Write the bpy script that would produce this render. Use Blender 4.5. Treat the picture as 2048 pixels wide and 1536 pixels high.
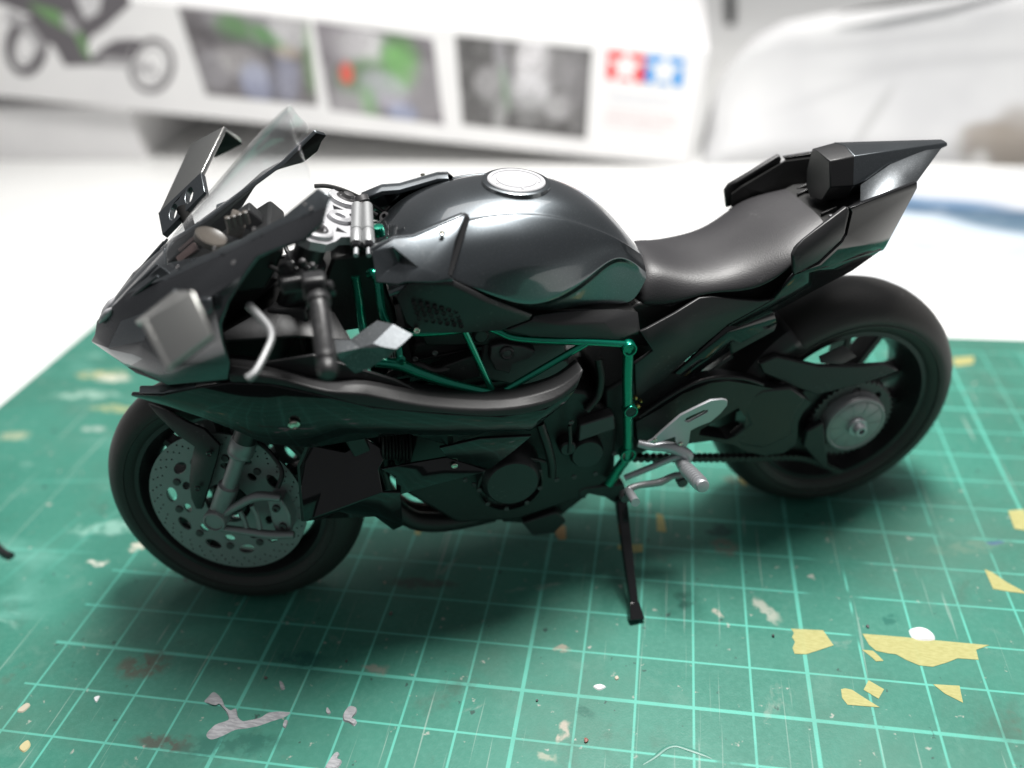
import bpy, bmesh, math, random
from mathutils import Vector, Matrix
random.seed(7)
sc = bpy.context.scene
for o in list(bpy.data.objects): bpy.data.objects.remove(o)
MM = 0.001                                   # everything below is measured in millimetres

# ---------------------------------------------------------------- camera
CR = ((0.98516907, 0.16433347, -0.04936005), None, (-0.16547369, 0.83381351, -0.5266626))
cr = Vector(CR[0]).normalized(); cf = Vector(CR[2]); cf = (cf - cr*cf.dot(cr)).normalized(); cd = cf.cross(cr).normalized()
CC = Vector((71.81440754, -103.21991312, 129.683844)); FPX = 1769.21
cam = bpy.data.cameras.new('camera'); camo = bpy.data.objects.new('camera', cam); sc.collection.objects.link(camo)
cam.sensor_width = 17.3; cam.lens = FPX/2048*17.3; cam.clip_start = 0.004; cam.clip_end = 20
up = -cd
camo.matrix_world = Matrix(((cr.x, up.x, -cf.x, CC.x*MM), (cr.y, up.y, -cf.y, CC.y*MM), (cr.z, up.z, -cf.z, CC.z*MM), (0, 0, 0, 1)))
cam.dof.use_dof = True; cam.dof.focus_distance = 0.152; cam.dof.aperture_fstop = 3.9
sc.camera = camo

# ---------------------------------------------------------------- world, lamps, exposure
w = bpy.data.worlds.new('World'); sc.world = w; w.use_nodes = True
w.node_tree.nodes['Background'].inputs[0].default_value = (0.95, 0.97, 1.0, 1)
w.node_tree.nodes['Background'].inputs[1].default_value = 0.165
def area(name, loc, target, sx, power, col=(1, 1, 1), shape='DISK', sy=None):
    l = bpy.data.lights.new(name, 'AREA'); l.shape = shape; l.size = sx*MM; l.energy = power; l.color = col
    if sy: l.size_y = sy*MM
    o = bpy.data.objects.new(name, l); sc.collection.objects.link(o)
    o.location = Vector(loc)*MM; d = (Vector(target)-Vector(loc)); o.rotation_euler = d.to_track_quat('-Z', 'Y').to_euler()
    return o
area('desk_lamp', (94, 98, 430), (45, 45, 0), 135, 3.05, (1, 0.985, 0.955))
area('ceiling_light', (0, 600, 1500), (0, 500, 0), 1400, 11.0, (1, 0.98, 0.96), 'RECTANGLE', 1000)
sc.view_settings.view_transform = 'Standard'; sc.view_settings.look = 'None'; sc.view_settings.exposure = 0.22; sc.view_settings.gamma = 1.0
sc.view_settings.use_curve_mapping = False
sc.render.engine = 'CYCLES'

# ---------------------------------------------------------------- bike frame and photo helpers
BO = Vector((106.14013057, 64.82164347, 0.0)); PSI = -2.77522234; LEAN = -0.0543199222
BM = (Matrix.Rotation(PSI, 3, 'Z') @ Matrix.Rotation(LEAN, 3, 'X'))
RR, RF, WB = 26.083, 25.027, 122.488
RAKE = math.radians(24.5); SAX = Vector((-math.sin(RAKE), 0, math.cos(RAKE)))
SR = Matrix.Rotation(-0.32859936, 3, SAX); SQ = Vector((WB-3*math.cos(RAKE), 0, RF-3*math.sin(RAKE)))
STEER = Matrix.Translation(SQ*MM) @ SR.to_4x4() @ Matrix.Translation(-SQ*MM)
def ray(px, py): return (cr*((px-1024)/FPX) + cd*((py-768)/FPX) + cf)
def ground(px, py, z=0.0):
    d = ray(px, py); t = (z-CC.z)/d.z; return CC + d*t
def at_y(px, py, Y):
    d = ray(px, py); t = (Y-CC.y)/d.y; return CC + d*t
BMI = BM.transposed()
def L(px, py, y, st=False):
    """point of the model seen at this pixel, y millimetres left of its centre plane"""
    c = BMI @ (CC-BO); e = BMI @ ray(px, py)
    if st: c = SR.transposed() @ (c-SQ) + SQ; e = SR.transposed() @ e
    t = (y-c.y)/e.y; return c + e*t
ZZ = {1: (160, 200, 3.657), 2: (160, 560, 3.657), 3: (200, 800, 3.657), 4: (480, 340, 3.657), 5: (700, 560, 3.303), 6: (740, 300, 3.413), 7: (1240, 250, 3.012), 8: (1150, 600, 2.657), 9: (800, 860, 2.926)}
def q(k, x, y, lat, st=False):
    a, b, s = ZZ[k]; return L(a+x/s, b+y/s, lat, st)

# ---------------------------------------------------------------- materials
def mat(name, base, rough=0.5, metal=0.0, coat=0.0, coat_rough=0.05, spec=0.5, flake=0.0, dust=0.0, bump=0.0, bump_scale=2500, aniso=0):
    m = bpy.data.materials.new(name); m.use_nodes = True; nt = m.node_tree; N = nt.nodes; b = N['Principled BSDF']
    b.inputs['Base Color'].default_value = (*base, 1); b.inputs['Roughness'].default_value = rough; b.inputs['Metallic'].default_value = metal
    b.inputs['Coat Weight'].default_value = coat; b.inputs['Coat Roughness'].default_value = coat_rough; b.inputs['Specular IOR Level'].default_value = spec
    tc = N.new('ShaderNodeTexCoord')
    last = None
    rgb = N.new('ShaderNodeRGB'); rgb.outputs[0].default_value = (*base, 1); last = rgb.outputs[0]
    if flake:
        n = N.new('ShaderNodeTexNoise'); n.inputs['Scale'].default_value = 5200; n.inputs['Detail'].default_value = 1; nt.links.new(tc.outputs['Object'], n.inputs['Vector'])
        r = N.new('ShaderNodeMapRange'); r.inputs[1].default_value = 0.55; r.inputs[2].default_value = 0.8; r.inputs[3].default_value = 0; r.inputs[4].default_value = flake
        nt.links.new(n.outputs[0], r.inputs[0])
        mx = N.new('ShaderNodeMix'); mx.data_type = 'RGBA'; nt.links.new(r.outputs[0], mx.inputs[0]); nt.links.new(last, mx.inputs[6]); mx.inputs[7].default_value = (*[min(1, c*3+0.12) for c in base], 1); last = mx.outputs[2]
    if dust:
        n = N.new('ShaderNodeTexNoise'); n.inputs['Scale'].default_value = 1500; n.inputs['Detail'].default_value = 2; nt.links.new(tc.outputs['Object'], n.inputs['Vector'])
        n2 = N.new('ShaderNodeTexNoise'); n2.inputs['Scale'].default_value = 90; nt.links.new(tc.outputs['Object'], n2.inputs['Vector'])
        mu = N.new('ShaderNodeMath'); mu.operation = 'MULTIPLY'; nt.links.new(n.outputs[0], mu.inputs[0]); nt.links.new(n2.outputs[0], mu.inputs[1])
        r = N.new('ShaderNodeMapRange'); r.inputs[1].default_value = 0.385; r.inputs[2].default_value = 0.46; r.inputs[3].default_value = 0; r.inputs[4].default_value = dust; nt.links.new(mu.outputs[0], r.inputs[0])
        mx = N.new('ShaderNodeMix'); mx.data_type = 'RGBA'; nt.links.new(r.outputs[0], mx.inputs[0]); nt.links.new(last, mx.inputs[6]); mx.inputs[7].default_value = (0.4, 0.4, 0.4, 1); last = mx.outputs[2]
        rr = N.new('ShaderNodeMapRange'); rr.inputs[3].default_value = rough*0.85; rr.inputs[4].default_value = min(1, rough*1.25+0.02); nt.links.new(n2.outputs[0], rr.inputs[0]); nt.links.new(rr.outputs[0], b.inputs['Roughness'])
    nt.links.new(last, b.inputs['Base Color'])
    if bump:
        n = N.new('ShaderNodeTexNoise'); n.inputs['Scale'].default_value = bump_scale; n.inputs['Detail'].default_value = 3; nt.links.new(tc.outputs['Object'], n.inputs['Vector'])
        bp = N.new('ShaderNodeBump'); bp.inputs['Strength'].default_value = bump; bp.inputs['Distance'].default_value = 0.00008; nt.links.new(n.outputs[0], bp.inputs['Height']); nt.links.new(bp.outputs[0], b.inputs['Normal'])
    return m
PAINT = mat('gunmetal_gloss_paint', (0.105, 0.118, 0.128), 0.28, 0.95, 1.0, 0.03, flake=0.15, dust=0.05)
DPAINT = mat('gunmetal_paint_shaded', (0.085, 0.088, 0.095), 0.24, 0.9, 0.3, 0.06, flake=0.12, dust=0.05)  # darker gunmetal copy for the nose sides, their dark reflection put into the colour
BLACK = mat('gloss_black_plastic', (0.009, 0.009, 0.010), 0.06, 0, 0.0, 0.02, dust=0.04)
SATIN = mat('satin_black_plastic', (0.014, 0.014, 0.015), 0.38, bump=0.25, dust=0.08)
MATTE = mat('matte_black_plastic', (0.011, 0.011, 0.011), 0.42, bump=0.4, dust=0.06)
RIMM = mat('dull_satin_plastic', (0.016, 0.016, 0.017), 0.52, bump=0.3)
UNDER = mat('dull_black_underside', (0.008, 0.008, 0.008), 0.8, spec=0.1)
SEATM = mat('black_seat_vinyl', (0.022, 0.021, 0.023), 0.44, bump=0.5, bump_scale=4200, dust=0.06)
RUBBER = mat('black_tyre_rubber', (0.018, 0.017, 0.016), 0.50, bump=0.5, bump_scale=1800, dust=0.1)
GREY = mat('gunmetal_grey_metal', (0.27, 0.275, 0.28), 0.46, 0.6, bump=0.3, dust=0.05)
DGREY = mat('dark_grey_metal', (0.075, 0.073, 0.075), 0.45, 0.5, bump=0.3, dust=0.05)
SILVER = mat('flat_silver_paint', (0.42, 0.43, 0.45), 0.45, 0.65, bump=0.3)
CLAMP = mat('pale_silver_paint', (0.40, 0.40, 0.415), 0.5, 0.3, bump=0.3)
WING = mat('gunmetal_paint_lit', (0.40, 0.40, 0.385), 0.30, 0.95, 0.3, 0.05, flake=0.1)  # same gunmetal on the winglets, bright room reflection put into the base colour
BLADE = mat('scuffed_gunmetal_paint', (0.085, 0.092, 0.098), 0.36, 0.85, 0.2, 0.2, flake=0.3, dust=0.3)
GREEN = mat('emerald_metallic_paint', (0.0, 0.24, 0.15), 0.25, 0.8, 0.6, 0.06)
CHROME = mat('bright_screw_metal', (0.6, 0.58, 0.5), 0.25, 1.0)
BRONZE = mat('burnt_exhaust_metal', (0.20, 0.14, 0.13), 0.42, 0.8)
DIALM = mat('beige_dial_plastic', (0.10, 0.085, 0.07), 0.35)
def clear_mat():
    m = bpy.data.materials.new('clear_acrylic'); m.use_nodes = True; nt = m.node_tree; N = nt.nodes; N.remove(N['Principled BSDF'])
    t = N.new('ShaderNodeBsdfTransparent'); t.inputs[0].default_value = (0.975, 0.98, 0.985, 1)
    g = N.new('ShaderNodeBsdfGlossy'); g.inputs['Roughness'].default_value = 0.04
    f = N.new('ShaderNodeLayerWeight'); f.inputs[0].default_value = 0.5
    p = N.new('ShaderNodeMath'); p.operation = 'POWER'; p.inputs[1].default_value = 3.0; nt.links.new(f.outputs['Facing'], p.inputs[0])
    a = N.new('ShaderNodeMath'); a.operation = 'MULTIPLY_ADD'; a.inputs[1].default_value = 0.6; a.inputs[2].default_value = 0.035; nt.links.new(p.outputs[0], a.inputs[0])
    mx = N.new('ShaderNodeMixShader'); nt.links.new(a.outputs[0], mx.inputs[0]); nt.links.new(t.outputs[0], mx.inputs[1]); nt.links.new(g.outputs[0], mx.inputs[2]); nt.links.new(mx.outputs[0], N['Material Output'].inputs[0])
    return m
CLEAR = clear_mat()

# ---------------------------------------------------------------- mesh helpers
def obj(name, verts, faces, m, parent=None, smooth=False, solid=0.0, offset=-1, bevel=0.0, sub=0, st=False, seg=2, angle=32):
    me = bpy.data.meshes.new(name)
    me.from_pydata([tuple(Vector(v)*MM) for v in verts], [], faces)
    bm = bmesh.new(); bm.from_mesh(me); bmesh.ops.remove_doubles(bm, verts=bm.verts, dist=1e-6); bmesh.ops.recalc_face_normals(bm, faces=bm.faces); bm.to_mesh(me); bm.free()
    return fin(name, me, m, parent, smooth, solid, offset, bevel, sub, st, seg, angle)
def fin(name, me, m, parent, smooth=False, solid=0.0, offset=-1, bevel=0.0, sub=0, st=False, seg=2, angle=32):
    o = bpy.data.objects.new(name, me); sc.collection.objects.link(o); me.materials.append(m)
    if parent: o.parent = parent
    if st: o.matrix_basis = STEER
    if solid:
        s = o.modifiers.new('s', 'SOLIDIFY'); s.thickness = solid*MM; s.offset = offset; s.use_even_offset = False
    if sub:
        s = o.modifiers.new('u', 'SUBSURF'); s.levels = s.render_levels = sub
    if bevel:
        b = o.modifiers.new('b', 'BEVEL'); b.width = bevel*MM; b.segments = seg; b.limit_method = 'ANGLE'; b.angle_limit = math.radians(angle); b.use_clamp_overlap = True
    for p in me.polygons: p.use_smooth = bool(smooth) or bool(sub)
    if (smooth and not sub) or bevel:
        for p in me.polygons: p.use_smooth = True
        me.set_sharp_from_angle(angle=math.radians(38 if not bevel else 30))
    return o
def mir(vs): return [Vector((v[0], -v[1], v[2])) for v in vs]
def pair(name, vs, fs, m, parent, **k):
    vs = [Vector(v) for v in vs]
    a = obj(name, vs, fs, m, parent, **k); b = obj(name, mir(vs), [tuple(reversed(f)) for f in fs], m, parent, **k)
    for o, s in ((a, 1), (b, -1)):
        if sum(p.normal.y*s*p.area for p in o.data.polygons) < 0: o.data.flip_normals()
    return a, b
def smoothpath(pts, n=6):
    pts = [Vector(p) for p in pts]
    if len(pts) < 3: return pts
    out = []
    for i in range(len(pts)-1):
        p0 = pts[max(i-1, 0)]; p1 = pts[i]; p2 = pts[i+1]; p3 = pts[min(i+2, len(pts)-1)]
        for k in range(n):
            t = k/n; out.append(0.5*((2*p1) + (p2-p0)*t + (2*p0-5*p1+4*p2-p3)*t*t + (3*p1-p0-3*p2+p3)*t**3))
    return out+[pts[-1]]
def tube_geo(pts, r, n=12, sm=6):
    P = smoothpath(pts, sm); rs = r if isinstance(r, (list, tuple)) else [r]*2
    m = len(P); V = []; F = []
    ref = Vector((0, 1, 0.1)); prev = None
    for i, p in enumerate(P):
        t = (P[min(i+1, m-1)]-P[max(i-1, 0)]).normalized()
        if prev is None:
            u = t.cross(ref); u = t.cross(Vector((1, 0, 0))) if u.length < 1e-3 else u
            u.normalize()
        else: u = (prev-t*prev.dot(t)).normalized()
        prev = u; v = t.cross(u); s = i/(m-1)*(len(rs)-1); a = int(min(s, len(rs)-2)); rad = rs[a]+(rs[a+1]-rs[a])*(s-a)
        for k in range(n):
            an = 2*math.pi*k/n; V.append(p+(u*math.cos(an)+v*math.sin(an))*rad)
    for i in range(m-1):
        for k in range(n): F.append((i*n+k, i*n+(k+1) % n, (i+1)*n+(k+1) % n, (i+1)*n+k))
    F.append(tuple(range(n-1, -1, -1))); F.append(tuple((m-1)*n+k for k in range(n)))
    return V, F
def tube(name, pts, r, m, parent, n=12, sm=6, **k):
    V, F = tube_geo(pts, r, n, sm); return obj(name, V, F, m, parent, smooth=True, **k)
def lathe_geo(prof, c, axis=(0, 1, 0), n=48, closed=False):
    """prof: (distance along axis, radius)"""
    a = Vector(axis).normalized(); u = a.cross(Vector((0, 0, 1))); u = a.cross(Vector((1, 0, 0))) if u.length < 1e-3 else u
    u.normalize(); v = a.cross(u); c = Vector(c); V = []; F = []
    for (h, r) in prof:
        for k in range(n):
            an = 2*math.pi*k/n; V.append(c+a*h+(u*math.cos(an)+v*math.sin(an))*r)
    m = len(prof)
    for i in range(m if closed else m-1):
        j = (i+1) % m
        for k in range(n): F.append((i*n+k, i*n+(k+1) % n, j*n+(k+1) % n, j*n+k))
    if not closed:
        F.append(tuple(range(n-1, -1, -1))); F.append(tuple((m-1)*n+k for k in range(n)))
    return V, F
def lathe(name, prof, c, m, parent, axis=(0, 1, 0), n=48, closed=False, **k):
    V, F = lathe_geo(prof, c, axis, n, closed); return obj(name, V, F, m, parent, smooth=True, **k)
def join(*gs):
    V = []; F = []
    for v, f in gs:
        o = len(V); V += list(v); F += [tuple(i+o for i in x) for x in f]
    return V, F
def box_geo(c, sx, sy, sz, rot=None, taper=1.0):
    c = Vector(c); V = []
    for dz in (-1, 1):
        for dx, dy in ((-1, -1), (1, -1), (1, 1), (-1, 1)):
            t = taper if dz > 0 else 1
            v = Vector((dx*sx/2*t, dy*sy/2*t, dz*sz/2)); v = rot @ v if rot else v; V.append(c+v)
    return V, [(3, 2, 1, 0), (4, 5, 6, 7), (0, 1, 5, 4), (1, 2, 6, 5), (2, 3, 7, 6), (3, 0, 4, 7)]
def prism_geo(outline, y0, y1):
    """outline of (x,z) extruded from y0 to y1"""
    n = len(outline); V = [Vector((a, y0, b)) for a, b in outline]+[Vector((a, y1, b)) for a, b in outline]
    return V, [tuple(range(n)), tuple(range(2*n-1, n-1, -1))]+[(i, i+n, (i+1) % n+n, (i+1) % n) for i in range(n)]
def ext_geo(loop, d):
    """3-D loop extruded by vector d"""
    loop = [Vector(v) for v in loop]; d = Vector(d); n = len(loop)
    return loop+[v+d for v in loop], [tuple(range(n)), tuple(range(2*n-1, n-1, -1))]+[(i, i+n, (i+1) % n+n, (i+1) % n) for i in range(n)]
def curve_plate(outlines, th):
    """flat plate with holes in the XY plane, thickness th along Z (centred), as a mesh in mm"""
    cu = bpy.data.curves.new('tmp', 'CURVE'); cu.dimensions = '2D'; cu.fill_mode = 'BOTH'; cu.extrude = th/2
    for ol in outlines:
        s = cu.splines.new('POLY'); s.points.add(len(ol)-1); s.use_cyclic_u = True
        for p, (a, b) in zip(s.points, ol): p.co = (a, b, 0, 1)
    o = bpy.data.objects.new('tmp', cu); sc.collection.objects.link(o)
    dg = bpy.context.evaluated_depsgraph_get(); me = bpy.data.meshes.new_from_object(o.evaluated_get(dg))
    V = [v.co.copy() for v in me.vertices]; F = [tuple(p.vertices) for p in me.polygons]
    bpy.data.objects.remove(o); bpy.data.curves.remove(cu); bpy.data.meshes.remove(me)
    return V, F
def plate(name, outlines, y, th, m, parent, **k):
    """outlines in (x,z), lying in the plane at lateral y"""
    V, F = curve_plate(outlines, th); return obj(name, [Vector((v.x, y+v.z, v.y)) for v in V], F, m, parent, **k)
def circle(cx, cy, r, n=24, ry=None, rot=0):
    ry = ry or r; c, s = math.cos(rot), math.sin(rot); o = []
    for i in range(n):
        a = 2*math.pi*i/n; x = r*math.cos(a); y = ry*math.sin(a); o.append((cx+x*c-y*s, cy+x*s+y*c))
    return o
def tag(o, label, cat, group=None, kind=None):
    if label: o['label'] = label
    if cat: o['category'] = cat
    if group: o['group'] = group
    if kind: o['kind'] = kind
    return o
def grid(rows):
    V = [Vector(v) for r in rows for v in r]; n = len(rows[0]); F = []
    for i in range(len(rows)-1):
        for j in range(n-1): F.append((i*n+j, i*n+j+1, (i+1)*n+j+1, (i+1)*n+j))
    return V, F

# ================================================================ SETTING
class NB:
    """small node builder"""
    def __init__(s, m): s.nt = m.node_tree; s.N = s.nt.nodes
    def m(s, op, a, b=None, c=None):
        n = s.N.new('ShaderNodeMath'); n.operation = op
        for i, v in enumerate((a, b, c)):
            if v is None: continue
            if isinstance(v, (int, float)): n.inputs[i].default_value = v
            else: s.nt.links.new(v, n.inputs[i])
        return n.outputs[0]
    def ss(s, v, a, b, lo=0.0, hi=1.0):
        n = s.N.new('ShaderNodeMapRange'); n.interpolation_type = 'SMOOTHSTEP'
        s.nt.links.new(v, n.inputs[0]); n.inputs[1].default_value = a; n.inputs[2].default_value = b; n.inputs[3].default_value = lo; n.inputs[4].default_value = hi
        return n.outputs[0]
    def mix(s, f, a, b):
        n = s.N.new('ShaderNodeMix'); n.data_type = 'RGBA'
        if isinstance(f, (int, float)): n.inputs[0].default_value = f
        else: s.nt.links.new(f, n.inputs[0])
        for i, v in ((6, a), (7, b)):
            if isinstance(v, tuple): n.inputs[i].default_value = (*v, 1)
            else: s.nt.links.new(v, n.inputs[i])
        return n.outputs[2]
    def noise(s, vec, scale, detail=3, rough=0.5, dist=0.0):
        n = s.N.new('ShaderNodeTexNoise'); n.inputs['Scale'].default_value = scale; n.inputs['Detail'].default_value = detail; n.inputs['Roughness'].default_value = rough; n.inputs['Distortion'].default_value = dist
        s.nt.links.new(vec, n.inputs['Vector']); return n.outputs[0]
    def mapping(s, vec, rot=(0, 0, 0), scale=(1, 1, 1), loc=(0, 0, 0)):
        n = s.N.new('ShaderNodeMapping'); n.inputs['Rotation'].default_value = rot; n.inputs['Scale'].default_value = scale; n.inputs['Location'].default_value = loc
        s.nt.links.new(vec, n.inputs['Vector']); return n.outputs[0]
    def xyz(s, vec):
        n = s.N.new('ShaderNodeSeparateXYZ'); s.nt.links.new(vec, n.inputs[0]); return n.outputs
    def ell(s, u, v, cx, cy, rx, ry, rot=0.0, soft=0.25):
        c, si = math.cos(rot), math.sin(rot)
        du = s.m('SUBTRACT', u, cx); dv = s.m('SUBTRACT', v, cy)
        a = s.m('ADD', s.m('MULTIPLY', du, c/rx), s.m('MULTIPLY', dv, si/rx)); b = s.m('ADD', s.m('MULTIPLY', du, -si/ry), s.m('MULTIPLY', dv, c/ry))
        d = s.m('SQRT', s.m('ADD', s.m('MULTIPLY', a, a), s.m('MULTIPLY', b, b)))
        return s.ss(d, 1-soft, 1+soft, 1.0, 0.0)
def new_mat(name, rough=0.5, spec=0.5):
    m = bpy.data.materials.new(name); m.use_nodes = True; b = m.node_tree.nodes['Principled BSDF']; b.inputs['Roughness'].default_value = rough; b.inputs['Specular IOR Level'].default_value = spec
    nb = NB(m); tc = nb.N.new('ShaderNodeTexCoord'); return m, nb, b, tc.outputs['Object']
DESK_Z = -2.0
# desk
m, nb, b, co = new_mat('white_desk_laminate', 0.35)
n = nb.noise(co, 14, 4); nb.nt.links.new(nb.mix(nb.ss(n, 0.3, 0.7), (0.80, 0.80, 0.785), (0.84, 0.84, 0.83)), b.inputs['Base Color'])
V, F = box_geo((0, 1153, DESK_Z-12), 2600, 2500, 24)
desk = obj('desk', V, F, m); tag(desk, 'white desk top', None, kind='structure')
del desk['label']
# cutting mat -----------------------------------------------------------------
m, nb, b, co = new_mat('green_cutting_mat_print', 0.42, 0.3)
xs = nb.xyz(co); X = nb.m('MULTIPLY', xs[0], 1000.0); Y = nb.m('MULTIPLY', xs[1], 1000.0)
def lines(U):
    k = nb.m('ROUND', nb.m('DIVIDE', U, 10.0)); d = nb.m('ABSOLUTE', nb.m('SUBTRACT', U, nb.m('MULTIPLY', k, 10.0)))
    bold = nb.m('COMPARE', nb.m('MODULO', nb.m('ADD', k, 50.0), 5.0), 0.0, 0.1)
    hw = nb.m('ADD', nb.m('MULTIPLY', bold, 0.15), 0.205)
    return nb.ss(nb.m('SUBTRACT', d, hw), -0.06, 0.07, 1.0, 0.0)
gx = lines(X); gy = lines(Y)
inx = nb.m('GREATER_THAN', X, -40.5); iny = nb.m('LESS_THAN', Y, 130.5)
inx2 = nb.m('GREATER_THAN', X, -42.5)
gridm = nb.m('MAXIMUM', nb.m('MULTIPLY', gx, inx), nb.m('MULTIPLY', gy, inx2)); gridm = nb.m('MULTIPLY', gridm, iny)
# a few faint worn guide lines left of the grid
for (a, c, ang) in ((-62, 26, 1.35), (-54, 30, 1.35), (-70, 48, 0.12), (-62, 24, 0.05)):
    gridm = nb.m('MAXIMUM', gridm, nb.m('MULTIPLY', nb.ell(X, Y, a, c, 12, 0.45, ang, 0.5), 0.28))
wear = nb.ss(nb.noise(co, 55, 4, 0.6), 0.28, 0.42)
wear = nb.m('MULTIPLY', wear, nb.ss(nb.noise(co, 700, 2, 0.6), 0.2, 0.42, 0.75, 1.0))
for (px, py, rx, ry) in ((1672, 1100, 6, 7), (1905, 1063, 5, 2.5), (1665, 1190, 5, 2), (1385*1.24, 1255, 2, 4)):
    g = ground(px, py); wear = nb.m('MULTIPLY', wear, nb.m('SUBTRACT', 1.0, nb.ell(X, Y, g.x, g.y, rx, ry, 0, 0.4)))
gridm = nb.m('MULTIPLY', gridm, nb.ss(wear, 0.0, 1.0, 0.05, 0.95))
base = nb.mix(nb.ss(nb.noise(co, 26, 4, 0.6), 0.3, 0.7), (0.033, 0.162, 0.118), (0.047, 0.200, 0.149))
base = nb.mix(nb.ss(nb.noise(co, 900, 3, 0.65), 0.35, 0.75, 0, 0.35), base, (0.075, 0.245, 0.192))
base = nb.mix(gridm, base, (0.10, 0.41, 0.325))
base = nb.mix(nb.ss(nb.noise(nb.mapping(co, loc=(5, 8, 0)), 17, 5, 0.65, 0.4), 0.45, 0.7, 0, 0.42), base, (0.075, 0.125, 0.095))
base = nb.mix(nb.ss(nb.noise(nb.mapping(co, loc=(2, 6, 0)), 110, 5, 0.7, 0.5), 0.56, 0.7, 0, 0.28), base, (0.12, 0.25, 0.20))
# ingrained stains, scuffs and dust of years of model building
base = nb.mix(nb.ss(nb.noise(co, 42, 5, 0.65, 0.6), 0.60, 0.76, 0, 0.5), base, (0.055, 0.075, 0.055))
base = nb.mix(nb.ss(nb.noise(nb.mapping(co, loc=(3, 1, 0)), 70, 4, 0.6), 0.66, 0.78, 0, 0.45), base, (0.11, 0.055, 0.04))
base = nb.mix(nb.ss(nb.noise(nb.mapping(co, loc=(7, 5, 0)), 60, 5, 0.7, 0.8), 0.64, 0.74, 0, 0.30), base, (0.34, 0.36, 0.32))
base = nb.mix(nb.ss(nb.noise(nb.mapping(co, loc=(1, 9, 0)), 420, 3, 0.6), 0.655, 0.73, 0, 0.65), base, (0.42, 0.40, 0.36))
base = nb.mix(nb.ss(nb.noise(nb.mapping(co, loc=(2, 3, 0)), 300, 3, 0.6), 0.675, 0.73, 0, 0.8), base, (0.025, 0.05, 0.045))
for (ang, sc_, lo) in ((0.9, 3, 0), (-0.5, 4, 4), (1.9, 3, 8)):
    n = nb.noise(nb.mapping(co, rot=(0, 0, ang), scale=(900, 6*sc_, 1), loc=(lo, lo, 0)), 1.0, 2, 0.5, 0.3)
    base = nb.mix(nb.ss(n, 0.69, 0.74, 0, 0.5), base, (0.30, 0.40, 0.35))
wn = nb.N.new('ShaderNodeTexNoise'); wn.inputs['Scale'].default_value = 330; wn.inputs['Detail'].default_value = 4; nb.nt.links.new(co, wn.inputs['Vector']); wv = nb.xyz(wn.outputs['Color'])
Xw = nb.m('ADD', X, nb.m('MULTIPLY', nb.m('SUBTRACT', wv[0], 0.5), 5.0)); Yw = nb.m('ADD', Y, nb.m('MULTIPLY', nb.m('SUBTRACT', wv[1], 0.5), 5.0))
# bare left margin: pale worn smears
left = nb.ss(X, -45, -60, 0.0, 1.0)
n = nb.noise(nb.mapping(co, rot=(0, 0, 0.3), scale=(14, 55, 1)), 1.0, 4, 0.6, 0.5)
base = nb.mix(nb.m('MULTIPLY', nb.ss(n, 0.52, 0.74, 0, 0.45), left), base, (0.24, 0.54, 0.46))
n = nb.noise(nb.mapping(co, rot=(0, 0, -0.2), scale=(40, 120, 1), loc=(4, 2, 0)), 1.0, 5, 0.65, 1.0)
base = nb.mix(nb.m('MULTIPLY', nb.ss(n, 0.58, 0.75, 0, 0.5), left), base, (0.36, 0.58, 0.50))
for (px, py, rx, ry, rot, col, k) in ((205, 748, 7, 2.2, 0.1, (0.45, 0.42, 0.22), 0.7), (228, 756, 5, 2, 0, (0.62, 0.60, 0.5), 0.7), (170, 790, 9, 2, 0.1, (0.35, 0.5, 0.42), 0.6), (230, 818, 7, 1.6, 0, (0.4, 0.4, 0.2), 0.6),
        (28, 872, 4, 2, 0, (0.4, 0.42, 0.28), 0.6), (187, 860, 3, 1.5, 0, (0.5, 0.55, 0.5), 0.5), (195, 1126, 2.2, 1, 0, (0.6, 0.6, 0.52), 0.9), (278, 1090, 1.8, 1.2, 0, (0.62, 0.6, 0.5), 0.9), (235, 1055, 9, 2, 0.2, (0.3, 0.52, 0.44), 0.6),
        (290, 1330, 4.5, 3, 0.2, (0.09, 0.045, 0.035), 0.65), (330, 1488, 5, 1.6, 0, (0.085, 0.05, 0.045), 0.7), (470, 1488, 8, 2.2, 0.2, (0.02, 0.11, 0.085), 0.8), (750, 1338, 2.6, 1.2, 0, (0.2, 0.2, 0.17), 0.7), (600, 1318, 4, 1.6, 0, (0.015, 0.10, 0.085), 0.7),
        (1440, 1060, 3, 2, 0.3, (0.02, 0.06, 0.055), 0.8), (1450, 1095, 2.5, 2.5, 0.3, (0.16, 0.13, 0.11), 0.6), (1370, 1198, 1.6, 2, 0.3, (0.015, 0.08, 0.06), 0.85), (1535, 1220, 1.3, 3.4, 0.5, (0.42, 0.42, 0.36), 0.7), (1780, 1235, 1.4, 1.1, 0.9, (0.015, 0.12, 0.09), 0.9),
        (1435, 1228, 1.0, 0.8, 0, (0.5, 0.42, 0.36), 0.7), (1990, 1085, 1.6, 0.8, 0, (0.03, 0.06, 0.25), 0.9), (1126, 1300, 1.1, 0.8, 0, (0.4, 0.3, 0.24), 0.6), (1128, 1462, 1.2, 1.8, -0.3, (0.42, 0.36, 0.3), 0.8), (1092, 1515, 1.6, 1.0, 0, (0.4, 0.38, 0.3), 0.6), (1940, 1095, 8, 1.4, 0.3, (0.12, 0.2, 0.15), 0.6), (845, 1165, 7, 1.5, 0.1, (0.06, 0.05, 0.045), 0.6),
        (1170, 1425, 1.6, 1.1, 0, (0.02, 0.10, 0.075), 0.7), (1480, 960, 4, 1.5, 0, (0.12, 0.07, 0.05), 0.4)):
    g = ground(px, py); e = nb.ell(Xw, Yw, g.x, g.y, rx, ry, rot, 0.4)
    e = nb.m('MULTIPLY', e, nb.ss(nb.noise(co, 330, 3, 0.6), 0.38, 0.52, 0.25, 1.0))
    base = nb.mix(nb.m('MULTIPLY', e, k), base, col)
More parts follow.
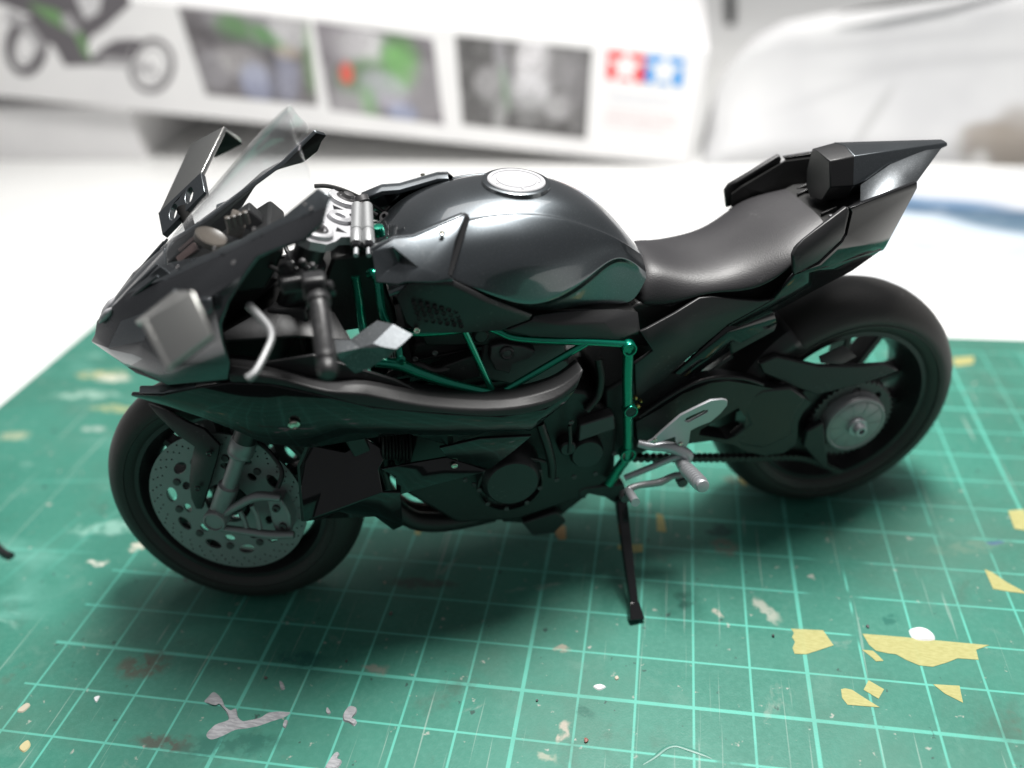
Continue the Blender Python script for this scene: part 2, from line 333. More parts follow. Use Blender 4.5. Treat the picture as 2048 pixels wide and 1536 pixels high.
nb.nt.links.new(base, b.inputs['Base Color'])
rg = nb.ss(nb.noise(co, 120, 4, 0.6), 0.3, 0.75, 0.36, 0.52); nb.nt.links.new(rg, b.inputs['Roughness'])
bp = nb.N.new('ShaderNodeBump'); bp.inputs['Strength'].default_value = 0.35; bp.inputs['Distance'].default_value = 0.0001
nb.nt.links.new(nb.noise(co, 2600, 3, 0.6), bp.inputs['Height']); nb.nt.links.new(bp.outputs[0], b.inputs['Normal'])
m_floor = mat('dark_wood_floor', (0.014, 0.010, 0.008), 0.6)
Vf, Ff = box_geo((0, 500, -760), 9000, 9000, 20)
flo = obj('floor', Vf, Ff, m_floor); flo['kind'] = 'structure'
V, F = box_geo((40, 21.25, -1.0), 304, 234.5, 2.0)
V = [Vector((v.x, v.y, v.z)) for v in V]
cmat = obj('cutting_mat', V, F, m, bevel=0.3); tag(cmat, 'green self-healing cutting mat with pale grid lines under the motorcycle', 'cutting mat')

# masking tape scraps -----------------------------------------------------------
m, nb, b, co = new_mat('yellow_masking_tape', 0.6, 0.3)
n = nb.noise(nb.mapping(co, scale=(700, 2600, 1)), 1, 3, 0.6)
nb.nt.links.new(nb.mix(nb.ss(n, 0.3, 0.7), (0.43, 0.40, 0.155), (0.52, 0.485, 0.21)), b.inputs['Base Color'])
b.inputs['Alpha'].default_value = 0.76
TAPE = m
def flat_bit(name, pts, m, h, label, cat, group=None, dome=0.0, z0=0.0):
    c = sum((Vector(ground(x, y)) for x, y in pts), Vector())/len(pts)
    rim = [Vector(ground(x, y))-c for x, y in pts]; n = len(rim)
    V = [Vector((v.x, v.y, 0)) for v in rim]+[Vector((v.x*(1-dome*0.4), v.y*(1-dome*0.4), h)) for v in rim]
    F = [tuple(range(n-1, -1, -1)), tuple(range(n, 2*n))]+[(i, (i+1) % n, (i+1) % n+n, i+n) for i in range(n)]
    o = obj(name, V, F, m, smooth=dome > 0); o.location = (c.x*MM, c.y*MM, (z0-0.005)*MM); tag(o, label, cat, group); return o
T = 'scraps of masking tape on the mat'
tapes = [
 ([(1582,1258),(1588,1266),(1584,1275),(1590,1284),(1585,1296),(1589,1308),(1612,1309),(1640,1300),(1667,1291),(1646,1261)], 'pale yellow five-sided tape scrap with a frayed end'),
 ([(1725,1268),(1800,1274),(1880,1282),(1978,1291),(1952,1300),(1957,1320),(1915,1317),(1895,1325),(1865,1334),(1838,1331),(1812,1320),(1792,1309),(1776,1307),(1752,1302),(1738,1290)], 'long torn yellow tape strip, largest tape scrap on the mat'),
 ([(1724,1300),(1746,1302),(1757,1312),(1767,1322),(1752,1323),(1740,1312)], 'tiny curled tape scrap touching the end of the long torn strip'),
 ([(1682,1379),(1690,1377),(1704,1380),(1730,1397),(1759,1415),(1720,1412),(1695,1410),(1684,1396)], 'pointed wedge of yellow tape beside a diamond-shaped scrap'),
 ([(1737,1361),(1768,1379),(1757,1398),(1727,1380)], 'small diamond-shaped yellow tape scrap'),
 ([(1866,1369),(1919,1372),(1922,1388),(1926,1406),(1910,1398),(1890,1388)], 'thin tapered yellow tape scrap with a hooked corner, across a thin grid line'),
 ([(1969,1139),(1984,1145),(2015,1166),(2056,1188),(2020,1184),(1986,1178),(1978,1160)], 'long triangular yellow tape scrap at the bold grid line behind the long torn strip'),
 ([(2016,1022),(2048,1019),(2058,1062),(2029,1058)], 'square yellow tape scrap behind the long triangular one'),
 ([(1905,716),(1948,713),(1946,728),(1910,733)], 'small yellow tape scrap behind the rear tyre near the mat edge'),
 ([(1313,1027),(1326,1031),(1330,1048),(1333,1065),(1314,1062)], 'small upright yellow tape scrap just beyond the kickstand'),
 ([(1236,1090),(1285,1089),(1286,1104),(1265,1105),(1262,1099),(1236,1099)], 'stepped yellow tape scrap directly behind the kickstand leg'),
 ([(841,1034),(853,1036),(846,1055),(838,1071),(829,1068)], 'narrow yellow tape sliver below the exhaust pipe'),
 ([(1477,954),(1498,964),(1492,972),(1481,966)], 'tiny yellow tape scrap against the rear tyre'),
]
for pts, lab in tapes: flat_bit('masking_tape_scrap', pts, TAPE, 0.09, lab, 'tape', T)
ORT = mat('faded_orange_tape', (0.40, 0.26, 0.10), 0.6)
flat_bit('masking_tape_scrap', [(1108,1055),(1131,1051),(1132,1079),(1118,1080),(1112,1070)], ORT, 0.09, 'faded orange tape scrap beyond the kickstand, below the engine', 'tape', T)
# dried paint and putty ----------------------------------------------------------
m, nb, b, co = new_mat('dried_grey_putty', 0.55, 0.4)
n = nb.noise(nb.mapping(co, rot=(0, 0, 0.6), scale=(500, 2600, 1)), 1, 4, 0.6, 0.5)
nb.nt.links.new(nb.mix(nb.ss(n, 0.35, 0.7), (0.27, 0.275, 0.29), (0.42, 0.42, 0.44)), b.inputs['Base Color'])
bp = nb.N.new('ShaderNodeBump'); bp.inputs['Strength'].default_value = 0.8; bp.inputs['Distance'].default_value = 0.0002; nb.nt.links.new(n, bp.inputs['Height']); nb.nt.links.new(bp.outputs[0], b.inputs['Normal'])
PUTTY = m
def r3(pts): return [(x/2, 1000+y/2) for x, y in pts]
def rounded(pts):
    """closed Catmull-Rom through the outline so that drops and smears have soft edges"""
    P = [Vector((a, b_, 0)) for a, b_ in pts]; n = len(P); o = []
    for i in range(n):
        p0, p1, p2, p3 = P[i-1], P[i], P[(i+1) % n], P[(i+2) % n]
        for k in range(4):
            t = k/4; v = 0.5*((2*p1)+(p2-p0)*t+(2*p0-5*p1+4*p2-p3)*t*t+(3*p1-p0-3*p2+p3)*t**3); o.append((v.x, v.y))
    return o
G = 'dried putty marks on the mat'
smears = [
 ([(825,940),(850,910),(900,892),(915,880),(905,850),(895,838),(870,812),(850,818),(818,808),(830,790),(855,768),(880,790),(895,825),(920,842),(945,835),(952,868),(975,892),(1010,888),(1060,876),(1100,853),(1160,849),(1140,868),(1085,886),(1040,902),(985,914),(940,920),(890,944),(845,958)], 0.30, 'long branching grey putty smear, the largest mark on the mat'),
 ([(1372,860),(1384,838),(1400,824),(1424,830),(1426,852),(1408,876),(1428,888),(1416,905),(1396,892),(1374,885)], 0.35, 'crumpled grey putty blob beside the branching smear'),
 ([(1118,725),(1130,730),(1140,755),(1126,760),(1120,742)], 0.25, 'small drop-shaped grey putty mark in line with the bold grid lines'),
 ([(1308,830),(1317,838),(1323,852),(1312,858),(1304,846)], 0.2, 'tiny grey putty dot between the branching smear and the crumpled blob'),
 ([(1140,880),(1152,885),(1142,912),(1131,905)], 0.2, 'short grey putty dash under the tip of the branching smear'),
 ([(1300,1078),(1318,1040),(1345,1008),(1358,1018),(1350,1036),(1368,1046),(1345,1078)], 0.3, 'grey putty splash below the crumpled blob'),
]
for pts, h, lab in smears: flat_bit('putty_smear', rounded(r3(pts)), PUTTY, h, lab, 'putty mark', G, 0.35)
WHITEP = mat('dried_white_paint', (0.7, 0.7, 0.72), 0.5, bump=0.6)
flat_bit('paint_drop', rounded([(1818,1262),(1832,1255),(1852,1258),(1868,1270),(1866,1282),(1830,1280)]), WHITEP, 0.4, 'white paint drop at the edge of the long torn tape strip', 'paint drop', None, 0.5)
CREAM = mat('dried_cream_paint', (0.42, 0.38, 0.30), 0.6, bump=0.6)
flat_bit('paint_drop', rounded([(34,1422),(54,1406),(60,1412),(46,1425)]), CREAM, 0.2, 'cream paint fleck at the left end of the grid', 'paint drop', None, 0.4)
flat_bit('paint_drop', rounded([(188,1396),(200,1392),(193,1405)]), WHITEP, 0.2, 'little white paint fleck two squares from the cream fleck', 'paint drop', None, 0.4)
flat_bit('paint_drop', rounded([(38,1495),(55,1480),(61,1492),(48,1505)]), mat('dried_ochre_paint', (0.45, 0.40, 0.22), 0.6, bump=0.5), 0.2, 'ochre paint fleck at the mat margin', 'paint drop', None, 0.4)
flat_bit('paint_drop', rounded([(1186,1373),(1200,1369),(1212,1374),(1198,1381)]), WHITEP, 0.25, 'oval white paint fleck inside a grid square right of the kickstand foot shadow', 'paint drop', None, 0.5)
flat_bit('paint_drop', rounded([(1229,1355),(1235,1352),(1238,1358),(1232,1361)]), CREAM, 0.25, 'round cream paint dot near the oval white fleck', 'paint drop', None, 0.5)
CRUMB = mat('grey_crumb', (0.11, 0.10, 0.09), 0.7, bump=0.6)
def crumb(px, py, r, m, label):
    bm = bmesh.new(); bmesh.ops.create_icosphere(bm, subdivisions=2, radius=r*0.8*MM)
    sx_, sy_ = random.uniform(0.6, 1.3), random.uniform(0.6, 1.3)
    for v in bm.verts: v.co *= random.uniform(0.6, 1.2); v.co.x *= sx_; v.co.y *= sy_; v.co.z *= 0.7
    me = bpy.data.meshes.new('debris_crumb'); bm.to_mesh(me); bm.free(); o = fin('debris_crumb', me, m, None, smooth=True)
    g = ground(px, py); o.location = (g.x*MM, g.y*MM, r*0.4*MM); tag(o, label, 'crumb', 'crumbs on the mat')
crumb(532, 1357, 0.55, CRUMB, 'brown crumb above the branching putty smear')
crumb(782, 1228, 0.6, CRUMB, 'dark crumb in the motorcycle shadow behind the front tyre')
crumb(770, 1166, 0.45, CREAM, 'pale crumb in the shadow beside the front tyre')
crumb(1546, 1273, 0.5, DGREY, 'dark grey crumb left of the five-sided tape scrap')
crumb(1735, 1254, 0.45, DGREY, 'dark grey crumb above the long torn tape strip')
crumb(693, 1323, 0.35, DGREY, 'tiny dark crumb one square right of the brown crumb')
crumb(1172, 1482, 0.5, mat('red_brown_crumb', (0.25, 0.09, 0.07), 0.5), 'reddish crumb near the clear glue trail')
crumb(1074, 1402, 0.35, DGREY, 'tiny black crumb by the bold grid crossing')
# hardened glue trail
GLUE = mat('hardened_clear_glue', (0.05, 0.19, 0.145), 0.4, 0, 0.0, 0.03)
def gl(pts, r, label):
    P = [Vector(ground(x, y)) for x, y in pts]; c = P[0].copy(); V, F = tube_geo([p-c for p in P], r, 8, 5)
    o = obj('glue_trail', [Vector((v.x, v.y, max(v.z*0.4, -0.02))) for v in V], F, GLUE, smooth=True); o.location = c*MM; tag(o, label, 'glue trail')
gl([(1286,1529),(1310,1514),(1332,1497),(1352,1492),(1376,1499),(1402,1508),(1424,1517)], [0.15, 0.4, 0.3, 0.4, 0.12], 'long wavy clear glue trail crossing two grid squares')
# bent wire at the mat margin
P = [Vector(ground(x, y)) for x, y in ((-24,1070),(-4,1096),(12,1110),(26,1116))]; c = P[0].copy()
o = tube('bent_wire', [p-c for p in P], 0.75, MATTE, None, 8); o.location = (c.x*MM, c.y*MM, 0.7*MM); tag(o, 'short bent black wire scrap at the bare mat margin', 'wire')

# kit box ------------------------------------------------------------------------------
BXO = Vector((80.5, 296.0, DESK_Z)); TH = math.radians(5.75)
m, nb, b, co = new_mat('white_carton', 0.55, 0.3)
n = nb.noise(co, 30, 3); nb.nt.links.new(nb.mix(nb.ss(n, 0.3, 0.7), (0.76, 0.75, 0.755), (0.80, 0.79, 0.79)), b.inputs['Base Color'])
CARD = m
kit = bpy.data.objects.new('kit_box', None); sc.collection.objects.link(kit); kit.location = BXO*MM; kit.rotation_euler = (0, TH, 0); kit.empty_display_size = 0.02
tag(kit, 'white model kit box with printed motorcycle pictures standing behind', 'box')
V, F = box_geo((-192, 115, 25.5), 384, 230, 51)
lid = obj('lid', V, F, CARD, kit, bevel=0.6)
BXI = Matrix.Rotation(-TH, 3, 'Y')
def bl(px, py):
    v = BXI @ (at_y(px, py, 295.9) - BXO); return v.x, v.z
def print_mat(name, bg, blobs):
    m, nb, b, co = new_mat(name, 0.5, 0.3); xs = nb.xyz(co); U = nb.m('MULTIPLY', xs[0], 1000.0); W = nb.m('MULTIPLY', xs[2], 1000.0)
    col = nb.mix(nb.ss(nb.noise(co, 160, 3, 0.6), 0.35, 0.65), bg, tuple(min(1, c*1.35+0.03) for c in bg))
    col = nb.mix(nb.ss(nb.noise(co, 340, 4, 0.7, 1.0), 0.54, 0.68, 0, 0.7), col, (0.06, 0.055, 0.06)); col = nb.mix(nb.ss(nb.noise(nb.mapping(co, loc=(3, 4, 1)), 260, 4, 0.7, 1.5), 0.58, 0.70, 0, 0.6), col, (0.55, 0.54, 0.56))
    for (px, py, rx, ry, rot, c, k) in blobs:
        x, z = bl(px, py); e = nb.m('MULTIPLY', nb.ell(U, W, x, z, rx, ry, rot, 0.3), nb.ss(nb.noise(co, 420, 4, 0.7, 1.0), 0.35, 0.55, 0.35, 1.0)); col = nb.mix(nb.m('MULTIPLY', e, k), col, c)
    nb.nt.links.new(col, b.inputs['Base Color']); return m
def bquad(name, pts, m, parent=lid, y=-0.06, th=0.12):
    V, F = prism_geo([bl(*p) for p in pts], y-th, y+th); return obj(name, V, F, m, parent)
GN = (0.10, 0.24, 0.08); GY = (0.34, 0.33, 0.35); DK = (0.08, 0.075, 0.08); WT = (0.66, 0.65, 0.66)
bquad('picture_panel', [(355,14),(617,40),(636,212),(413,190)], print_mat('print_engine_closeup', (0.13, 0.12, 0.127), [
  (500,60,22,9,-0.2,GY,0.8),(462,55,8,6,-0.2,GN,0.7),(500,65,12,5,-0.3,GN,0.6),(540,75,8,3,-0.5,(0.1,0.3,0.08),0.8),(590,55,12,9,0,WT,0.7),(470,90,30,5,-0.25,DK,0.6),(430,140,9,9,0,GY,0.7),(490,130,14,7,-0.3,(0.5,0.48,0.48),0.6),(515,165,8,9,0.3,(0.38,0.42,0.6),0.6),(570,155,7,11,0,(0.42,0.44,0.58),0.5),(545,140,3,14,0,DK,0.6),(620,120,3,16,0,(0.2,0.34,0.16),0.6),(575,105,6,3,0,(0.5,0.42,0.32),0.6)]))
bquad('picture_panel', [(627,42),(866,78),(888,250),(660,220)], print_mat('print_tail_closeup', (0.18, 0.165, 0.18), [
  (735,95,13,7,-0.1,WT,0.9),(790,100,7,8,-0.3,GN,0.9),(800,135,9,12,-0.3,(0.20,0.44,0.15),0.9),(730,155,14,9,0.2,GN,0.7),(693,145,3.2,5,0,(0.75,0.10,0.08),0.95),(770,180,12,8,-0.4,(0.5,0.48,0.55),0.7),(820,90,18,5,-0.5,DK,0.4),(850,180,8,14,0,(0.3,0.29,0.3),0.6),(700,205,10,6,0,(0.45,0.44,0.45),0.6),(805,225,7,4,0,(0.36,0.42,0.62),0.6),(740,210,4,9,0.2,(0.2,0.42,0.17),0.6),(690,85,9,9,0,(0.4,0.38,0.4),0.6)]))
bquad('picture_panel', [(910,70),(1184,99),(1172,278),(925,249)], print_mat('print_front_view', (0.09, 0.087, 0.087), [
  (1065,125,7.5,12,0,(0.72,0.70,0.72),0.95),(1062,180,9,8,0,(0.62,0.61,0.63),0.9),(1005,130,3,13,0.25,(0.36,0.35,0.37),0.8),(975,165,6,7,0,(0.42,0.41,0.42),0.7),(1115,140,9,8,0.2,(0.34,0.33,0.34),0.6),(1115,215,6,6,0.3,(0.48,0.47,0.48),0.8),(1000,230,3,8,-0.1,(0.42,0.42,0.42),0.7),(1030,205,16,4,0,(0.3,0.3,0.3),0.6),(1150,160,6,14,0,(0.27,0.26,0.27),0.6),(1010,175,1.5,10,0.2,(0.2,0.34,0.2),0.6),(1060,235,5,4,0,(0.3,0.3,0.3),0.5)]))
# printed motorcycle silhouette on the left of the side (as flat printed pieces)
DKP = mat('print_dark_grey', (0.13, 0.12, 0.13), 0.5); GRP = mat('print_green', (0.16, 0.30, 0.13), 0.5); MGP = mat('print_mid_grey', (0.40, 0.39, 0.40), 0.5)
def ring(px, py, rx, ry, rot, wd):
    x, z = bl(px, py); return [circle(x, z, rx, 40, ry, rot), circle(x, z, rx-wd, 40, ry-wd, rot)]
def bprint(name, outl, m, y):
    V, F = curve_plate(outl, 0.1); return obj(name, [Vector((v.x, y+v.z, v.y)) for v in V], F, m, lid)
bprint('printed_wheel', ring(303, 132, 14.5, 10.5, 0.9, 2.6), DKP, -0.05)
bprint('printed_wheel', ring(52, 95, 15.5, 10.0, 0.95, 4.4), DKP, -0.05)
bprint('printed_wheel_hub', [circle(*bl(306, 140), 1.1, 20, 4, 0.6)], MGP, -0.05)
bprint('printed_body', [[bl(*p) for p in ((-40,-10),(250,-30),(262,8),(210,55),(180,75),(172,110),(190,130),(130,132),(108,92),(75,75),(60,30))]], DKP, -0.10)
bprint('printed_body', [[bl(*p) for p in ((170,128),(205,95),(232,80),(270,78),(292,84),(262,100),(255,130),(230,132))]], DKP, -0.16)
bprint('printed_stripe', [[bl(*p) for p in ((55,5),(110,18),(150,45),(172,80),(182,118),(168,110),(150,70),(95,40))]], GRP, -0.2)
bprint('printed_stripe', [[bl(*p) for p in ((150,-10),(205,-10),(198,25),(170,40),(160,15))]], mat('print_light_grey', (0.62, 0.61, 0.62), 0.5), -0.22)
bprint('printed_wheel', ring(303, 132, 10.0, 7.0, 0.9, 1.2), MGP, -0.05)
bprint('printed_wheel', ring(52, 95, 9.0, 5.6, 0.95, 1.5), MGP, -0.05)
bprint('printed_body', [[bl(*p) for p in ((205,112),(262,118),(305,136),(300,146),(250,134),(200,128))]], MGP, -0.2)
bprint('printed_body', [[bl(*p) for p in ((20,20),(60,45),(92,90),(80,104),(50,60),(10,40))]], MGP, -0.16)
bprint('printed_body', [[bl(*p) for p in ((120,30),(142,28),(160,60),(150,70),(128,52))]], MGP, -0.26)
# maker's double-square badge with stars
RED = mat('print_red', (0.72, 0.035, 0.04), 0.45); BLU = mat('print_blue', (0.02, 0.28, 0.68), 0.45); STW = mat('print_white', (0.78, 0.78, 0.78), 0.45)
badge1 = bquad('logo_square', [(1216,101),(1292,110),(1288,166),(1213,157)], RED)
badge2 = bquad('logo_square', [(1293,110),(1369,118),(1364,174),(1289,166)], BLU, y=-0.07)
def star(cx, cz, r):
    return [(cx+(r if i % 2 == 0 else r*0.42)*math.cos(math.pi/2+i*math.pi/5), cz+(r if i % 2 == 0 else r*0.42)*math.sin(math.pi/2+i*math.pi/5)) for i in range(10)]
for bd, c in ((badge1, (1252, 134)), (badge2, (1329, 142))):
    x, z = bl(*c); V, F = curve_plate([star(x, z, 8.3)], 0.12); obj('star', [Vector((v.x, -0.28+v.z, v.y)) for v in V], F, STW, bd)
PINK = mat('print_pale_red_text', (0.66, 0.50, 0.50), 0.5); PGREY = mat('print_pale_grey_text', (0.58, 0.58, 0.64), 0.5)
for (x0, y0, x1, mm_) in ((1216,186,1360,PGREY),(1222,200,1340,PGREY),(1212,222,1352,PINK),(1212,234,1352,PINK),(1210,246,1330,PINK)):
    a = bl(x0, y0); c = bl(x1, y0+(x1-x0)*0.11); n = 14
    outl = []
    for i in range(n):
        t0 = i/n; t1 = (i+random.uniform(0.55, 0.9))/n; xa = a[0]+(c[0]-a[0])*t0; xb = a[0]+(c[0]-a[0])*t1; za = a[1]+(c[1]-a[1])*t0
        outl.append([(xa, za-0.5), (xb, za-0.5), (xb, za+0.5), (xa, za+0.5)])
    bprint('printed_text_line', outl, mm_, -0.05)
# dark printed line of small lettering on the lid top, near its right end
V = []; F = []
for i in range(16):
    if i in (4, 9): continue
    x0 = -52+i*3.1; V2, F2 = box_geo((x0+1.2, 17+0*i, 51.06), 2.2, 5.5, 0.1); o = len(V); V += V2; F += [tuple(k+o for k in f) for f in F2]
obj('printed_text_line', V, F, DKP, lid)
# small carton that props up the left end
V, F = box_geo((0, 0, 0), 150, 120, 27.0); sup = obj('small_carton', V, F, CARD, bevel=0.6)
sup.location = (-268*MM, 362*MM, (DESK_Z+13.5)*MM); tag(sup, 'low white carton under the raised left end of the kit box', 'carton')

# printed sheets on the right ---------------------------------------------------------------
m, nb, b, co = new_mat('white_booklet_print', 0.5, 0.3); xs = nb.xyz(co); U = nb.m('MULTIPLY', xs[0], 1000.0); W = nb.m('MULTIPLY', xs[2], 1000.0)
col = nb.mix(nb.ss(nb.noise(co, 26, 3, 0.5), 0.35, 0.7), (0.55, 0.55, 0.555), (0.49, 0.49, 0.50))
for (px, py, rx, ry, rot, c, k) in ((2005,300,16,9,0.0,(0.22,0.19,0.16),0.8),(1985,275,10,4,0,(0.28,0.25,0.22),0.7),(2040,285,10,12,0,(0.25,0.22,0.19),0.7),(1960,330,4,5,0,(0.7,0.7,0.7),0.6),(1760,250,2,14,-0.6,(0.36,0.36,0.36),0.6),(1900,150,40,3,0.1,(0.42,0.42,0.43),0.5),(1800,110,40,2,0.1,(0.42,0.42,0.43),0.5),(1700,200,30,2,0.3,(0.44,0.44,0.45),0.5)):
    v = at_y(px, py, 300); e = nb.ell(U, W, v.x, v.z, rx, ry, rot, 0.35); col = nb.mix(nb.m('MULTIPLY', e, k), col, c)
nb.nt.links.new(col, b.inputs['Base Color'])
prof = [(1402,338),(1416,270),(1436,200),(1472,150),(1520,102),(1585,70),(1690,52),(1800,34),(1940,14),(2120,-16),(2300,-40)]
rows = []
for k in range(7):
    t = k/6; r_ = []
    for (px, py) in prof:
        v = at_y(px, py, 300); xb = max(92, v.x*1.0); r_.append(Vector((v.x if k else v.x, 300+t*26+6*math.sin(t*2.6)-4*math.sin(v.x*0.03), DESK_Z+(v.z-DESK_Z)*t)))
    rows.append(r_)
V, F = grid(rows)
sheet = obj('booklet', V, F, m, smooth=True, solid=1.6, offset=1); tag(sheet, 'large white printed booklet standing upright beside the kit box', 'booklet')
EDGE = mat('dark_booklet_spine', (0.10, 0.10, 0.10), 0.6)
tube('spine', [at_y(px, py, 300)+Vector((0, 26, 0.5)) for px, py in ((1690,52),(1800,34),(1940,14),(2120,-16))], [0.2, 1.2, 1.2, 0.6], EDGE, sheet, 8)
m, nb, b, co = new_mat('glossy_poster_print', 0.3, 0.5); xs = nb.xyz(co); U = nb.m('MULTIPLY', xs[0], 1000.0); W = nb.m('MULTIPLY', xs[1], 1000.0)
col = nb.mix(nb.ss(nb.noise(co, 40, 3), 0.35, 0.7), (0.70, 0.70, 0.70), (0.62, 0.64, 0.66))
for (px, py, rx, ry, rot, c, k) in ((1900,470,50,26,-0.2,(0.46,0.56,0.66),0.8),(1960,395,60,16,-0.25,(0.55,0.58,0.66),0.7),(1960,428,62,7,-0.24,(0.03,0.09,0.17),1.0),(2030,450,22,9,-0.35,(0.04,0.11,0.18),0.9),(1850,405,30,5,-0.2,(0.07,0.18,0.33),0.85),(1830,495,10,2,-0.3,(0.4,0.55,0.7),0.6),(1860,520,20,3,-0.2,(0.5,0.62,0.75),0.5),(1850,530,3,14,0.3,(0.68,0.68,0.68),0.6)):
    g = ground(px, py, DESK_Z); e = nb.ell(U, W, g.x, g.y, rx, ry, rot, 0.35); e = nb.m('MULTIPLY', e, nb.ss(nb.noise(nb.mapping(co, rot=(0, 0, 0.3), scale=(60, 260, 1)), 1, 3), 0.25, 0.55, 0.5, 1)); col = nb.mix(nb.m('MULTIPLY', e, k), col, c)
nb.nt.links.new(col, b.inputs['Base Color'])
pts = [ground(px, py, DESK_Z) for px, py in ((1500,352),(2260,338),(2400,600),(1560,600))]
V, F = ext_geo([(p.x, p.y, DESK_Z) for p in pts], (0, 0, 0.5)); V = [Vector((v.x, v.y, v.z-0.02)) for v in V]
po = obj('poster_sheet', V, F, m); tag(po, 'glossy white sheet printed with a dark blue streak lying flat on the desk', 'poster')
# pen lying behind
a = ground(1461, 44, DESK_Z+3); c = ground(1459, -20, DESK_Z+3)
P0 = Vector((a.x, a.y, 0)); d = Vector((c.x-a.x, c.y-a.y, 0)).normalized()
V, F = lathe_geo([(0, 2.0), (0.6, 3.6), (60, 4.2), (62, 4.6), (120, 4.6), (124, 3.2)], (0, 0, 0), tuple(d), 20)
pen = obj('marker_pen', V, F, MATTE, smooth=True); pen.location = (P0.x*MM, P0.y*MM, (DESK_Z+4.55)*MM); tag(pen, 'black marker pen lying on the desk behind the booklet', 'pen')

# ================================================================ THE MODEL MOTORCYCLE
bike = bpy.data.objects.new('model_motorcycle', None); sc.collection.objects.link(bike); bike.empty_display_size = 0.03
bike.matrix_world = Matrix.Translation(BO*MM) @ BM.to_4x4()
tag(bike, 'unfinished black scale model sport motorcycle with green frame on its kickstand', 'model motorcycle')
UP = Vector((0, 0, 1))
def screw(parent, c, r, m=CHROME, axis=(0, 1, 0), name='screw', st=False):
    c = Vector(c); a = Vector(axis).normalized()
    o = lathe(name, [(-0.3, r*0.6), (0, r), (r*0.35, r), (r*0.5, r*0.75), (r*0.32, r*0.45), (r*0.3, 0.01)], c, m, parent, axis, 14); return o
def spoke_geo(c, ang, r0, r1, w0, w1, t0, t1, skew=0.0):
    V = []; c = Vector(c)
    for r, w_, t, a in ((r0, w0, t0, ang), (r1, w1, t1, ang+skew)):
        d = Vector((math.cos(a), 0, math.sin(a))); n = Vector((-math.sin(a), 0, math.cos(a)))
        for s1, s2 in ((-1, -1), (1, -1), (1, 1), (-1, 1)): V.append(c+d*r+n*(s1*w_/2)+Vector((0, s2*t/2, 0)))
    return V, [(3, 2, 1, 0), (4, 5, 6, 7), (0, 1, 5, 4), (1, 2, 6, 5), (2, 3, 7, 6), (3, 0, 4, 7)]

# ---------------------------------------------------------------- wheels
FC = Vector((WB, 0, RF)); RC = Vector((0, 0, RR))
def wheel(name, c, tw, R, rb, hub_w, st, n_sp, a0):
    bar = lathe_geo([(-tw*0.80, rb+0.6), (-tw*0.80, rb-0.4), (-tw*0.55, rb-1.1), (-tw*0.2, rb-2.3), (tw*0.2, rb-2.3), (tw*0.55, rb-1.1), (tw*0.80, rb-0.4), (tw*0.80, rb+0.6), (tw*0.6, rb), (0, rb-1.4), (-tw*0.6, rb)], c, n=64, closed=True)
    gs = [bar, lathe_geo([(-hub_w, 2.2), (-hub_w, 3.4), (-hub_w*0.6, 4.2), (hub_w*0.6, 4.2), (hub_w, 3.4), (hub_w, 2.2)], c, n=32)]
    o = obj(name, *join(*gs), SATIN, bike, smooth=True, st=st)
    for i in range(n_sp):
        a = a0+2*math.pi*i/n_sp
        V, F = join(spoke_geo(c, a-0.10, 3.5, rb-1.7, 1.6, 1.5, tw*0.75, tw*0.55, -0.14), spoke_geo(c, a+0.10, 3.5, rb-1.7, 1.6, 1.5, tw*0.75, tw*0.55, 0.14))
        obj('spoke', V, F, SATIN, o, bevel=0.3)
    h = R-rb; pr_ = [(-tw*0.76, rb+0.2), (-tw*0.90, rb+0.16*h), (-tw*0.985, rb+0.36*h), (-tw*0.985, rb+0.50*h), (-tw*0.90, rb+0.68*h), (-tw*0.74, rb+0.82*h), (-tw*0.5, rb+0.93*h), (-tw*0.22, rb+0.99*h), (0, R)]
    pr_ = pr_+[(-a, b) for a, b in reversed(pr_[:-1])]+[(tw*0.6, rb-0.2), (-tw*0.6, rb-0.2)]
    t = lathe('tyre', pr_, c, RUBBER, o, n=96, closed=True)
    # raised lettering ring and mould line on the side wall
    for s in (-1, 1):
        lathe('mould_ring', [(s*tw*0.962, rb+0.30*h), (s*tw*1.0, rb+0.31*h), (s*tw*1.0, rb+0.335*h), (s*tw*0.962, rb+0.345*h)], c, RUBBER, o, n=96, closed=True)
    return o
fw = wheel('front_wheel', FC, 5.3, RF, 18.2, 4.6, True, 5, 0.5)
rw = wheel('rear_wheel', RC, 8.0, RR, 18.0, 6.0, False, 5, 0.62)
# brake discs
def disc(y, R=15.2):
    ol = [circle(FC.x, FC.z, R, 96), circle(FC.x, FC.z, 4.4, 32)]
    for i in range(10):
        a = i*math.pi/5+0.15
        ol.append(circle(FC.x+R*0.715*math.cos(a), FC.z+R*0.715*math.sin(a), 1.0, 14, 1.65, a))
        b_ = a+math.pi/10; ol.append(circle(FC.x+R*0.545*math.cos(b_), FC.z+R*0.545*math.sin(b_), 0.75, 10, 1.0, b_))
    for k, rr in enumerate((0.955, 0.905, 0.855)):
        for i in range(36):
            a = (i+k/3)*2*math.pi/36; ol.append(circle(FC.x+R*rr*math.cos(a), FC.z+R*rr*math.sin(a), 0.20, 6))
    return plate('brake_disc', ol, y, 0.45, GREY, fw)
d1 = disc(5.15); disc(-5.15)
for s in (1, -1):
    for i in range(10):
        a = i*math.pi/5+0.15+math.pi/10; lathe('disc_button', [(0, 0.75), (0.35, 0.7), (0.4, 0.3)], FC+Vector((15.2*0.665*math.cos(a), s*5.35, 15.2*0.665*math.sin(a))), DGREY, fw, (0, s, 0), 12)
